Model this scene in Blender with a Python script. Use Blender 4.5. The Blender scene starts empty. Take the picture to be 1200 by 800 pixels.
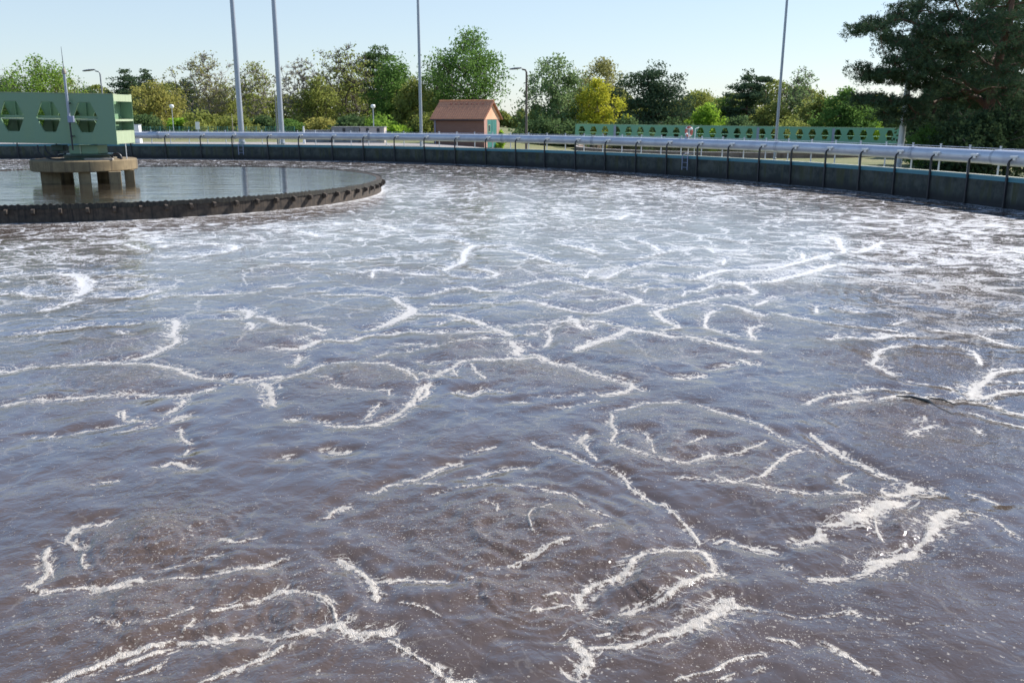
import bpy, math, random
import numpy as np
from mathutils import Vector, Matrix

S = bpy.context.scene
COL = S.collection
PI = math.pi
rad = math.radians

# ------------------------------------------------------------------ camera, sky, sun, exposure
EYE = 3.5
F_PX = 1060.0                      # focal length in pixels of the 1200 px wide photograph
PITCH = math.atan(265 / F_PX)
cam = bpy.data.cameras.new('camera')
cam.sensor_width = 36
cam.lens = 36 * F_PX / 1200
cam.clip_start = 0.1
cam.clip_end = 6000
cam_o = bpy.data.objects.new('camera', cam)
COL.objects.link(cam_o)
cam_o.location = (0, 0, EYE)
cam_o.rotation_euler = (PI / 2 - PITCH, 0, 0)
cam.dof.use_dof = True
cam.dof.focus_distance = 11.0
cam.dof.aperture_fstop = 3.2
S.camera = cam_o

SUN_EL, SUN_AZ = 40.0, 60.0        # azimuth clockwise from +Y (the way the camera looks)
W = bpy.data.worlds.new('World')
S.world = W
W.use_nodes = True
wn = W.node_tree.nodes
bg = wn['Background']
sky = wn.new('ShaderNodeTexSky')
sky.sky_type = 'NISHITA'
sky.sun_disc = False
sky.sun_elevation = rad(SUN_EL)
sky.sun_rotation = rad(SUN_AZ)
sky.altitude = 100
sky.air_density = 1.0
sky.dust_density = 0.25
sky.ozone_density = 1.5
tint = wn.new('ShaderNodeMix'); tint.data_type = 'RGBA'; tint.blend_type = 'MULTIPLY'
tint.inputs[0].default_value = 1.0
tint.inputs[7].default_value = (0.945, 0.955, 1.03, 1)     # white balance of the sky
W.node_tree.links.new(sky.outputs[0], tint.inputs[6])
veil = wn.new('ShaderNodeMix'); veil.data_type = 'RGBA'          # haze evens the blue in view; above it, brightness is added
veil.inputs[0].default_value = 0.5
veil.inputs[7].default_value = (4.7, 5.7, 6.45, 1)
wtc = wn.new('ShaderNodeTexCoord'); wsep = wn.new('ShaderNodeSeparateXYZ'); wmr = wn.new('ShaderNodeMapRange')
W.node_tree.links.new(wtc.outputs['Generated'], wsep.inputs[0])
W.node_tree.links.new(wsep.outputs[2], wmr.inputs['Value'])
# haze by height above the horizon; bands above view added to brighten the water
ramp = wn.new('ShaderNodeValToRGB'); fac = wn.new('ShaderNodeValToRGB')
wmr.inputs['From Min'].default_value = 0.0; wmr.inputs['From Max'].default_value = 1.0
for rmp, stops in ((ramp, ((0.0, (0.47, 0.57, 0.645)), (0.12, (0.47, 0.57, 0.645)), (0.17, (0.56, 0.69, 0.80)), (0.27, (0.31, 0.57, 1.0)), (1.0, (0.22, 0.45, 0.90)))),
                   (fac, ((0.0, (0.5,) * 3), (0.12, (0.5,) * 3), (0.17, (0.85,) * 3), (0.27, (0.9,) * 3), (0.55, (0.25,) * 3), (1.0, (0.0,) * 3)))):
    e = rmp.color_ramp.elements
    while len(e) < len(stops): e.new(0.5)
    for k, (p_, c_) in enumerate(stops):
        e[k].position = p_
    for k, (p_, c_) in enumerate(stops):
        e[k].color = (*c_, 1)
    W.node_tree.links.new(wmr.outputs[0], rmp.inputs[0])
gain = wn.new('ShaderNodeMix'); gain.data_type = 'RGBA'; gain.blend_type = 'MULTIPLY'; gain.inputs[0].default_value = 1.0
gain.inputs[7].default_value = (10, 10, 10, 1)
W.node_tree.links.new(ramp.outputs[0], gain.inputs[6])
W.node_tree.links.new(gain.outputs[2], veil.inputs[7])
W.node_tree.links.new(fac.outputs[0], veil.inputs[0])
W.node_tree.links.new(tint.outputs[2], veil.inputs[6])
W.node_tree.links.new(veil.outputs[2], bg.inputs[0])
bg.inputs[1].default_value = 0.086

sun = bpy.data.lights.new('sun', 'SUN')
sun.energy = 5.0
sun.angle = rad(0.55)
sun.color = (1.0, 0.955, 0.895)
sun_o = bpy.data.objects.new('sun', sun)
COL.objects.link(sun_o)
sd = Vector((math.sin(rad(SUN_AZ)) * math.cos(rad(SUN_EL)), math.cos(rad(SUN_AZ)) * math.cos(rad(SUN_EL)), math.sin(rad(SUN_EL))))
sun_o.location = sd * 80
sun_o.rotation_euler = (-sd).to_track_quat('-Z', 'Y').to_euler()

S.view_settings.view_transform = 'Standard'
S.view_settings.look = 'None'
S.view_settings.gamma = 1
S.view_settings.exposure = 0.75
S.cycles.max_bounces = 8
S.cycles.transparent_max_bounces = 8

# ------------------------------------------------------------------ helpers
CP, SP = math.cos(PITCH), math.sin(PITCH)

def at(px, py, z=0.0):
    """point of the horizontal plane z seen at photo pixel (px, py)"""
    x = (px - 600) / F_PX
    y = -(py - 400) / F_PX
    d = (x, CP + y * SP, -SP + y * CP)
    t = (z - EYE) / d[2]
    return (d[0] * t, d[1] * t)

def place(px, py, Y):
    """point at ground distance Y seen at photo pixel (px, py)"""
    v = (400 - py) / F_PX
    zz = Y * (v * CP - SP) / (CP + v * SP)
    return Vector(((px - 600) / F_PX * (Y * CP - zz * SP), Y, EYE + zz))

class MB:
    """collects primitives, links them as ONE mesh object"""
    def __init__(s):
        s.v = []; s.f = []
    def add(s, vs, fs):
        o = len(s.v)
        s.v += [tuple(p) for p in vs]
        s.f += [tuple(i + o for i in f) for f in fs]
    def box(s, c, d, rz=0.0, M=None):
        hx, hy, hz = d[0] / 2, d[1] / 2, d[2] / 2
        vs = []
        cr, sr = math.cos(rz), math.sin(rz)
        for z in (-hz, hz):
            for x, y in ((-hx, -hy), (hx, -hy), (hx, hy), (-hx, hy)):
                vs.append((c[0] + x * cr - y * sr, c[1] + x * sr + y * cr, c[2] + z))
        if M is not None: vs = [M @ Vector(p) for p in vs]
        s.add(vs, [(3, 2, 1, 0), (4, 5, 6, 7), (0, 1, 5, 4), (1, 2, 6, 5), (2, 3, 7, 6), (3, 0, 4, 7)])
    def tube(s, pts, r, n=8, caps=True):
        pts = [Vector(p) for p in pts]
        rs = r if isinstance(r, (list, tuple)) else [r] * len(pts)
        up = Vector((0, 0, 1))
        vs = []; fs = []
        prev = None
        for i, p in enumerate(pts):
            t = (pts[min(i + 1, len(pts) - 1)] - pts[max(i - 1, 0)])
            if t.length < 1e-9: t = Vector((0, 0, 1))
            t.normalize()
            if prev is None:
                a = t.cross(up if abs(t.z) < 0.95 else Vector((1, 0, 0))).normalized()
            else:
                a = (prev - t * prev.dot(t)).normalized()
            prev = a
            b = t.cross(a)
            for k in range(n):
                an = 2 * PI * k / n
                vs.append(p + (a * math.cos(an) + b * math.sin(an)) * rs[i])
        for i in range(len(pts) - 1):
            for k in range(n):
                k2 = (k + 1) % n
                fs.append((i * n + k, i * n + k2, (i + 1) * n + k2, (i + 1) * n + k))
        if caps:
            fs.append(tuple(range(n - 1, -1, -1)))
            fs.append(tuple((len(pts) - 1) * n + k for k in range(n)))
        s.add(vs, fs)
    def lathe(s, prof, c=(0, 0, 0), n=24):
        vs = []; fs = []
        m = len(prof)
        for k in range(n):
            a = 2 * PI * k / n
            for r, z in prof:
                vs.append((c[0] + r * math.cos(a), c[1] + r * math.sin(a), c[2] + z))
        for k in range(n):
            k2 = (k + 1) % n
            for i in range(m - 1):
                fs.append((k * m + i, k2 * m + i, k2 * m + i + 1, k * m + i + 1))
        s.add(vs, fs)
        s.add([(c[0] + prof[0][0] * math.cos(2 * PI * k / n), c[1] + prof[0][0] * math.sin(2 * PI * k / n), c[2] + prof[0][1]) for k in range(n)], [tuple(range(n - 1, -1, -1))])
        s.add([(c[0] + prof[-1][0] * math.cos(2 * PI * k / n), c[1] + prof[-1][0] * math.sin(2 * PI * k / n), c[2] + prof[-1][1]) for k in range(n)], [tuple(range(n))])
    def arc(s, C, prof, a0, a1, n, closed=False):
        """sweeps the closed (radius, z) profile about the vertical axis through C"""
        m = len(prof); vs = []; fs = []
        for k in range(n + (0 if closed else 1)):
            a = a0 + (a1 - a0) * k / n
            for r, z in prof:
                vs.append((C[0] + r * math.sin(a), C[1] + r * math.cos(a), z))
        kk = n
        for k in range(kk):
            k2 = (k + 1) % n if closed else k + 1
            for i in range(m):
                i2 = (i + 1) % m
                fs.append((k * m + i, k * m + i2, k2 * m + i2, k2 * m + i))
        if not closed:
            fs.append(tuple(range(m))); fs.append(tuple(n * m + i for i in range(m - 1, -1, -1)))
        s.add(vs, fs)
    def prism(s, poly, axis_from, axis_to):
        """poly: list of (u, w) points; axis_from/axis_to map (u, w) to 3D"""
        n = len(poly)
        vs = [axis_from(*p) for p in poly] + [axis_to(*p) for p in poly]
        fs = [tuple(range(n - 1, -1, -1)), tuple(range(n, 2 * n))]
        for i in range(n):
            j = (i + 1) % n
            fs.append((i, j, n + j, n + i))
        s.add(vs, fs)
    def build(s, name, mat, parent=None, smooth=False, bevel=0.0):
        me = bpy.data.meshes.new(name)
        me.from_pydata(s.v, [], s.f)
        me.validate()
        import bmesh
        bm = bmesh.new(); bm.from_mesh(me)
        bmesh.ops.recalc_face_normals(bm, faces=bm.faces)
        bm.to_mesh(me); bm.free()
        o = bpy.data.objects.new(name, me)
        COL.objects.link(o)
        me.materials.append(mat)
        if smooth:
            me.polygons.foreach_set('use_smooth', [True] * len(me.polygons))
            if smooth != 'all':
                me.set_sharp_from_angle(angle=rad(40))
        if bevel:
            b = o.modifiers.new('bevel', 'BEVEL'); b.width = bevel; b.segments = 2; b.limit_method = 'ANGLE'
        if parent: o.parent = parent
        return o

def tag(o, label=None, cat=None, group=None, kind=None):
    if label: o['label'] = label
    if cat: o['category'] = cat
    if group: o['group'] = group
    if kind: o['kind'] = kind
    return o

def empty(name, loc, label, cat, group=None, rz=0.0):
    o = bpy.data.objects.new(name, None)
    COL.objects.link(o)
    o.location = loc; o.rotation_euler = (0, 0, rz)
    o.empty_display_size = 0.3
    return tag(o, label, cat, group)

def copy_tree(o, parent=None):
    c = o.copy(); COL.objects.link(c)
    if parent: c.parent = parent
    for ch in list(o.children): copy_tree(ch, c)
    return c

# ------------------------------------------------------------------ materials
class NT:
    def __init__(s, name):
        s.m = bpy.data.materials.new(name); s.m.use_nodes = True
        s.t = s.m.node_tree; s.n = s.t.nodes; s.l = s.t.links
        s.bsdf = s.n['Principled BSDF']; s.out = s.n['Material Output']
        s.tc = s.n.new('ShaderNodeTexCoord')
    def val(s, sock, v):
        if isinstance(v, (int, float)): sock.default_value = v
        elif isinstance(v, (tuple, list)):
            sock.default_value = tuple(v) + ((1,) if len(v) == 3 and sock.type == 'RGBA' else ())
        else: s.l.new(v, sock)
    def math(s, op, a, b=0.0, c=None, clamp=False):
        n = s.n.new('ShaderNodeMath'); n.operation = op; n.use_clamp = clamp
        s.val(n.inputs[0], a); s.val(n.inputs[1], b)
        if c is not None: s.val(n.inputs[2], c)
        return n.outputs[0]
    def noise(s, scale, detail=4, rough=0.55, vec=None, dist=0.0, dim='3D', color=False):
        n = s.n.new('ShaderNodeTexNoise'); n.noise_dimensions = dim
        n.inputs['Scale'].default_value = scale; n.inputs['Detail'].default_value = detail
        n.inputs['Roughness'].default_value = rough; n.inputs['Distortion'].default_value = dist
        s.l.new(vec if vec is not None else s.tc.outputs['Object'], n.inputs['Vector'])
        return n.outputs['Color' if color else 'Fac']
    def mapping(s, scale=(1, 1, 1), rot=(0, 0, 0), vec=None):
        n = s.n.new('ShaderNodeMapping'); n.inputs['Scale'].default_value = scale; n.inputs['Rotation'].default_value = rot
        s.l.new(vec if vec is not None else s.tc.outputs['Object'], n.inputs['Vector'])
        return n.outputs[0]
    def step(s, v, lo, hi, a=0.0, b=1.0):
        n = s.n.new('ShaderNodeMapRange'); n.interpolation_type = 'SMOOTHSTEP'
        s.val(n.inputs['Value'], v); s.val(n.inputs['From Min'], lo); s.val(n.inputs['From Max'], hi)
        s.val(n.inputs['To Min'], a); s.val(n.inputs['To Max'], b)
        return n.outputs[0]
    def mix(s, fac, a, b):
        n = s.n.new('ShaderNodeMix'); n.data_type = 'RGBA'
        s.val(n.inputs[0], fac); s.val(n.inputs[6], a); s.val(n.inputs[7], b)
        return n.outputs[2]
    def bump(s, h, strength=0.3, dist=0.02, normal=None):
        n = s.n.new('ShaderNodeBump'); n.inputs['Strength'].default_value = strength; n.inputs['Distance'].default_value = dist
        s.l.new(h, n.inputs['Height'])
        if normal is not None: s.l.new(normal, n.inputs['Normal'])
        return n.outputs[0]
    def attr(s, name):
        n = s.n.new('ShaderNodeAttribute'); n.attribute_name = name
        return n.outputs['Fac']

def mat_paint(name, col, col2=None, rough=0.45, metal=0.0, scale=2.0, streak=True, bump=0.1):
    t = NT(name)
    col2 = col2 or tuple(c * 0.75 for c in col)
    vec = t.mapping((1, 1, 0.18)) if streak else None
    n = t.noise(scale, 6, 0.65, vec)
    c = t.mix(t.step(n, 0.38, 0.68), col, col2)
    t.val(t.bsdf.inputs['Base Color'], c)
    t.val(t.bsdf.inputs['Roughness'], t.step(n, 0.3, 0.7, rough * 0.85, min(1, rough * 1.25)))
    t.bsdf.inputs['Metallic'].default_value = metal
    if bump: t.l.new(t.bump(t.noise(25, 3), bump, 0.004), t.bsdf.inputs['Normal'])
    return t.m

M = {}
M['green'] = mat_paint('green_paint', (0.16, 0.27, 0.165), (0.185, 0.285, 0.16), 0.4, scale=1.2)
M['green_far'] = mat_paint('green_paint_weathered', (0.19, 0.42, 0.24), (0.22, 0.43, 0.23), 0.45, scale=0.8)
M['green_dark'] = mat_paint('dark_green_paint', (0.022, 0.06, 0.045), (0.03, 0.06, 0.035), 0.45)
M['cream'] = mat_paint('pale_and_sunlit_green', (0.36, 0.42, 0.27), (0.3, 0.36, 0.22), 0.45, scale=3)  # girder tops and ends: sunlight put into the paler green
M['galv'] = mat_paint('galvanised_steel', (0.50, 0.52, 0.56), (0.40, 0.42, 0.47), 0.42, 0.55, scale=3, streak=False)
M['pipe'] = mat_paint('grey_pipe_metal', (0.52, 0.53, 0.56), (0.44, 0.45, 0.49), 0.4, 0.35, scale=1.3, streak=False)
M['pipe_edge'] = mat_paint('pipe_flange_metal', (0.42, 0.43, 0.46), (0.34, 0.35, 0.38), 0.45, 0.4, streak=False)
M['dark_steel'] = mat_paint('dark_steel', (0.018, 0.020, 0.026), (0.03, 0.026, 0.024), 0.5)
M['pole'] = mat_paint('grey_blue_pole_paint', (0.30, 0.33, 0.38), (0.36, 0.38, 0.42), 0.4, 0.3, scale=0.8)
M['pole_pale'] = mat_paint('pale_pole_paint', (0.55, 0.57, 0.60), (0.45, 0.47, 0.50), 0.4, 0.2, scale=0.8)
M['white'] = mat_paint('white_paint', (0.78, 0.78, 0.76), (0.66, 0.65, 0.62), 0.4)
M['lamp_grey'] = mat_paint('lamp_grey', (0.16, 0.17, 0.18), (0.2, 0.2, 0.2), 0.4, 0.3)
M['brown_pole'] = mat_paint('rusty_brown_pole', (0.09, 0.075, 0.06), (0.12, 0.09, 0.07), 0.6)
M['ladder_blue'] = mat_paint('blue_grey_ladder_metal', (0.22, 0.25, 0.36), (0.28, 0.30, 0.38), 0.4, 0.3)
M['cable'] = mat_paint('black_rubber', (0.012, 0.012, 0.014), (0.02, 0.02, 0.02), 0.55)
M['fence'] = mat_paint('green_fence_paint', (0.06, 0.2, 0.17), (0.08, 0.22, 0.18), 0.5)
M['red'] = mat_paint('faded_red_plastic', (0.45, 0.10, 0.07), (0.5, 0.2, 0.15), 0.5)
M['glass'] = mat_paint('dull_glass', (0.05, 0.07, 0.08), (0.06, 0.08, 0.08), 0.12, bump=0)
M['bolt'] = mat_paint('bright_zinc', (0.72, 0.71, 0.68), (0.6, 0.58, 0.55), 0.35, 0.3, streak=False)

def mat_concrete(name, c1, c2, stain, scale=1.0, lo=None, coping=None):
    """weathered concrete with vertical runs; lo = (z0, z1, colour) wet band near the water"""
    t = NT(name)
    n1 = t.noise(1.6 * scale, 8, 0.7)
    runs = t.noise(1.0, 6, 0.7, t.mapping((2.6 * scale, 2.6 * scale, 0.22)))
    runs2 = t.noise(1.0, 4, 0.6, t.mapping((7 * scale, 7 * scale, 0.5)))
    c = t.mix(t.step(n1, 0.35, 0.65), c1, c2)
    c = t.mix(t.math('MULTIPLY', t.step(runs, 0.48, 0.66), 0.75), c, stain)
    c = t.mix(t.math('MULTIPLY', t.step(runs2, 0.60, 0.72), 0.4), c, tuple(min(1, x * 1.7) for x in c1))
    if lo:
        sx = t.n.new('ShaderNodeSeparateXYZ'); t.l.new(t.tc.outputs['Object'], sx.inputs[0])
        zz = t.math('ADD', sx.outputs[2], t.math('MULTIPLY', t.math('SUBTRACT', runs, 0.5), 0.45))
        c = t.mix(t.step(zz, lo[0], lo[1], 1.0, 0.0), c, lo[2])
    t.val(t.bsdf.inputs['Base Color'], c)
    t.val(t.bsdf.inputs['Roughness'], 0.85)
    t.l.new(t.bump(t.noise(14 * scale, 8, 0.7), 0.5, 0.015), t.bsdf.inputs['Normal'])
    return t.m

M['wall'] = mat_concrete('tank_wall_concrete', (0.070, 0.075, 0.062), (0.024, 0.029, 0.026), (0.050, 0.052, 0.016), 1.0, (0.12, 0.5, (0.02, 0.019, 0.018)))
M['coping'] = mat_paint('teal_coating', (0.045, 0.175, 0.215), (0.06, 0.19, 0.21), 0.5, scale=1.5, streak=False)
M['coping_top'] = mat_concrete('pale_coping_concrete', (0.40, 0.40, 0.34), (0.34, 0.35, 0.29), (0.26, 0.27, 0.17), 1.5)
M['plat'] = mat_concrete('platform_concrete', (0.23, 0.17, 0.09), (0.17, 0.125, 0.066), (0.07, 0.052, 0.032), 1.6)
M['ring'] = mat_concrete('sludge_stained_concrete', (0.082, 0.060, 0.042), (0.038, 0.029, 0.022), (0.008, 0.007, 0.007), 3.5)
M['weir'] = mat_concrete('algae_coated_weir', (0.03, 0.027, 0.02), (0.016, 0.015, 0.013), (0.07, 0.06, 0.04), 6)
M['crust'] = mat_concrete('sludge_crust', (0.42, 0.38, 0.32), (0.30, 0.26, 0.21), (0.14, 0.11, 0.08), 9)
M['pale_conc'] = mat_concrete('pinkish_concrete', (0.46, 0.40, 0.36), (0.40, 0.34, 0.31), (0.30, 0.26, 0.23), 0.6)
M['grey_conc'] = mat_concrete('grey_concrete', (0.24, 0.24, 0.24), (0.2, 0.2, 0.2), (0.13, 0.13, 0.12), 0.6)
M['basin_conc'] = mat_concrete('brownish_concrete', (0.20, 0.14, 0.11), (0.26, 0.20, 0.16), (0.12, 0.09, 0.07), 0.5)

def mat_brick():
    t = NT('brown_brick')
    b = t.n.new('ShaderNodeTexBrick')
    b.inputs['Color1'].default_value = (0.155, 0.066, 0.042, 1); b.inputs['Color2'].default_value = (0.20, 0.088, 0.055, 1)
    b.inputs['Mortar'].default_value = (0.25, 0.2, 0.17, 1)
    b.inputs['Scale'].default_value = 1.0; b.inputs['Brick Width'].default_value = 0.25; b.inputs['Row Height'].default_value = 0.083
    b.inputs['Mortar Size'].default_value = 0.008
    cx = t.n.new('ShaderNodeSeparateXYZ'); t.l.new(t.tc.outputs['Object'], cx.inputs[0])
    cb = t.n.new('ShaderNodeCombineXYZ')
    t.l.new(t.math('ADD', cx.outputs[0], cx.outputs[1]), cb.inputs[0]); t.l.new(cx.outputs[2], cb.inputs[1])
    t.l.new(cb.outputs[0], b.inputs['Vector'])
    t.val(t.bsdf.inputs['Base Color'], t.mix(t.math('MULTIPLY', t.noise(1.5, 5), 0.35), b.outputs[0], (0.12, 0.06, 0.045)))
    t.bsdf.inputs['Roughness'].default_value = 0.85
    return t.m
M['brick'] = mat_brick()

def mat_tiles():
    t = NT('red_roof_tiles')
    w = t.n.new('ShaderNodeTexWave'); w.wave_type = 'BANDS'; w.bands_direction = 'X'
    w.inputs['Scale'].default_value = 1.05; w.inputs['Distortion'].default_value = 0.3
    t.l.new(t.tc.outputs['Object'], w.inputs['Vector'])
    w2 = t.n.new('ShaderNodeTexWave'); w2.wave_type = 'BANDS'; w2.bands_direction = 'Z'; w2.wave_profile = 'SAW'
    w2.inputs['Scale'].default_value = 1.6; w2.inputs['Distortion'].default_value = 0.2
    t.l.new(t.tc.outputs['Object'], w2.inputs['Vector'])
    c = t.mix(t.step(t.noise(3, 6, 0.7), 0.35, 0.7), (0.62, 0.27, 0.14), (0.50, 0.21, 0.11))
    c = t.mix(t.step(w2.outputs[0], 0.85, 1.0), c, (0.16, 0.08, 0.06))
    t.val(t.bsdf.inputs['Base Color'], c)
    t.bsdf.inputs['Roughness'].default_value = 0.75
    h = t.math('ADD', w.outputs[0], t.math('MULTIPLY', w2.outputs[0], 1.2))
    t.l.new(t.bump(h, 0.8, 0.04), t.bsdf.inputs['Normal'])
    return t.m
M['tiles'] = mat_tiles()
M['gable'] = mat_paint('sunlit_orange_brick', (0.72, 0.42, 0.26), (0.64, 0.36, 0.22), 0.8, scale=2)  # gable end's sunlight put into a paler brick colour
M['trim_brick'] = mat_paint('pink_brick_pier', (0.42, 0.24, 0.19), (0.36, 0.19, 0.14), 0.8, scale=3)
M['teal_door'] = mat_paint('teal_door_paint', (0.035, 0.16, 0.14), (0.04, 0.18, 0.15), 0.45)
M['verge'] = mat_paint('brown_verge_board', (0.24, 0.09, 0.06), (0.2, 0.08, 0.05), 0.6)
M['bark'] = mat_concrete('grey_brown_bark', (0.12, 0.095, 0.07), (0.085, 0.07, 0.055), (0.05, 0.042, 0.035), 3)
M['pine_bark'] = mat_concrete('reddish_pine_bark', (0.17, 0.085, 0.05), (0.12, 0.06, 0.04), (0.06, 0.035, 0.025), 3)
M['birch_bark'] = mat_concrete('pale_grey_bark', (0.27, 0.24, 0.20), (0.21, 0.185, 0.155), (0.13, 0.115, 0.095), 3)

def mat_leaf(name, c1, c2, trans=0.48):
    t = NT(name)
    n = t.noise(0.28, 3, 0.6)
    n2 = t.noise(2.3, 2, 0.6)
    f = t.math('ADD', t.math('MULTIPLY', n, 0.6), t.math('MULTIPLY', n2, 0.5))
    c = t.mix(t.step(f, 0.40, 0.70), c1, c2)
    d = t.n.new('ShaderNodeBsdfDiffuse'); t.l.new(c, d.inputs[0])
    tr = t.n.new('ShaderNodeBsdfTranslucent'); t.l.new(c, tr.inputs[0])
    mx = t.n.new('ShaderNodeMixShader'); mx.inputs[0].default_value = trans
    t.l.new(d.outputs[0], mx.inputs[1]); t.l.new(tr.outputs[0], mx.inputs[2])
    t.l.new(mx.outputs[0], t.out.inputs[0])
    return t.m
LEAF = {
    'spring': mat_leaf('spring_green_leaves', (0.152, 0.260, 0.045), (0.244, 0.366, 0.061)),
    'yellow': mat_leaf('yellow_green_leaves', (0.381, 0.397, 0.038), (0.518, 0.488, 0.061)),
    'olive': mat_leaf('olive_leaves', (0.21, 0.24, 0.06), (0.31, 0.33, 0.09)),
    'brown': mat_leaf('budding_brown_leaves', (0.25, 0.245, 0.09), (0.34, 0.33, 0.12)),
    'green': mat_leaf('mid_green_leaves', (0.099, 0.183, 0.045), (0.152, 0.251, 0.061)),
    'greygreen': mat_leaf('grey_green_leaves', (0.152, 0.229, 0.091), (0.229, 0.305, 0.129)),
    'dark': mat_leaf('dark_green_leaves', (0.073, 0.122, 0.051), (0.122, 0.177, 0.067)),
    'pine': mat_leaf('pine_needles', (0.055, 0.092, 0.052), (0.09, 0.13, 0.066), 0.2),
    'yolive': mat_leaf('yellowish_olive_leaves', (0.281, 0.268, 0.073), (0.390, 0.366, 0.104)),
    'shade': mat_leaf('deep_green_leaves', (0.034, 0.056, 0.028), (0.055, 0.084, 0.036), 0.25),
    'bright': mat_leaf('bright_green_leaves', (0.244, 0.397, 0.045), (0.336, 0.473, 0.061)),
}

# ------------------------------------------------------------------ layout of the plant
TC = (-33.69, 22.31); TR = 54.28            # round aeration tank
CC = (-18.3, 42.25); CR = 12.15               # clarifier basin inside it
CZ = 0.60                                   # its rim
B2 = (34.0, 139.0); B2R = 24.5              # second basin beyond the tank

def sstep(a, b, x):
    t = min(1.0, max(0.0, (x - a) / (b - a)))
    return t * t * (3 - 2 * t)

def ground_z(x, y):
    d = math.hypot(x - TC[0], y - TC[1]) - TR
    z = 0.25 - 1.95 * sstep(2, 45, d) * sstep(-12, 14, x)
    far = sstep(60, 220, d)
    z += far * (0.5 * math.sin(x * 0.021 + 1) + 0.4 * math.sin(y * 0.017 + x * 0.011))
    return z

# ground sheet: an annulus round the tank, out to the horizon
def build_ground():
    radii = [TR + 0.32]
    st = 0.8
    while radii[-1] < 2600:
        radii.append(radii[-1] + st); st = min(st * 1.12, 150)
    n = 360
    vs = []; fs = []
    for k in range(n):
        a = 2 * PI * k / n
        for r in radii:
            x = TC[0] + r * math.sin(a); y = TC[1] + r * math.cos(a)
            vs.append((x, y, ground_z(x, y)))
    m = len(radii)
    for k in range(n):
        k2 = (k + 1) % n
        for i in range(m - 1):
            fs.append((k * m + i, k * m + i + 1, k2 * m + i + 1, k2 * m + i))
    t = NT('grass_ground')
    big = t.noise(0.05, 5, 0.6); mid = t.noise(0.6, 6, 0.65); fine = t.noise(9, 4, 0.7)
    c = t.mix(t.step(big, 0.4, 0.62), (0.10, 0.125, 0.035), (0.19, 0.18, 0.07))
    c = t.mix(t.math('MULTIPLY', t.step(mid, 0.42, 0.66), 0.6), c, (0.26, 0.22, 0.11))
    c = t.mix(t.math('MULTIPLY', t.step(fine, 0.4, 0.7), 0.45), c, (0.05, 0.07, 0.02))
    t.val(t.bsdf.inputs['Base Color'], c); t.bsdf.inputs['Roughness'].default_value = 0.95
    t.l.new(t.bump(fine, 0.9, 0.08), t.bsdf.inputs['Normal'])
    b = MB(); b.v = vs; b.f = fs
    return tag(b.build('ground', t.m, smooth='all'), kind='structure')
build_ground()

def strip(name, pts, width, mat, lift=0.004):
    b = MB(); vs = []; fs = []
    P = [Vector(p) for p in pts]
    # resample
    Q = []
    for i in range(len(P) - 1):
        n = max(1, int((P[i + 1] - P[i]).length / 1.5))
        Q += [P[i].lerp(P[i + 1], k / n) for k in range(n)]
    Q.append(P[-1])
    nx = 5
    for i, p in enumerate(Q):
        t = (Q[min(i + 1, len(Q) - 1)] - Q[max(i - 1, 0)]).normalized()
        s = Vector((-t.y, t.x))
        for j in range(nx):
            q = p + s * (j / (nx - 1) - 0.5) * width
            vs.append((q.x, q.y, ground_z(q.x, q.y) + lift))
    for i in range(len(Q) - 1):
        for j in range(nx - 1):
            fs.append((i * nx + j, i * nx + j + 1, (i + 1) * nx + j + 1, (i + 1) * nx + j))
    b.v = vs; b.f = fs
    return tag(b.build(name, mat, smooth='all'), kind='structure')

def mat_road():
    t = NT('worn_pale_paving')
    c = t.mix(t.step(t.noise(0.4, 6, 0.7), 0.35, 0.65), (0.30, 0.265, 0.245), (0.24, 0.215, 0.20))
    t.val(t.bsdf.inputs['Base Color'], c); t.bsdf.inputs['Roughness'].default_value = 0.9
    return t.m
strip('road', [(-95, 112), (-60, 111), (-30, 109), (-8, 104), (8, 96), (20, 86)], 9.0, mat_road(), 0.03)

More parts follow.
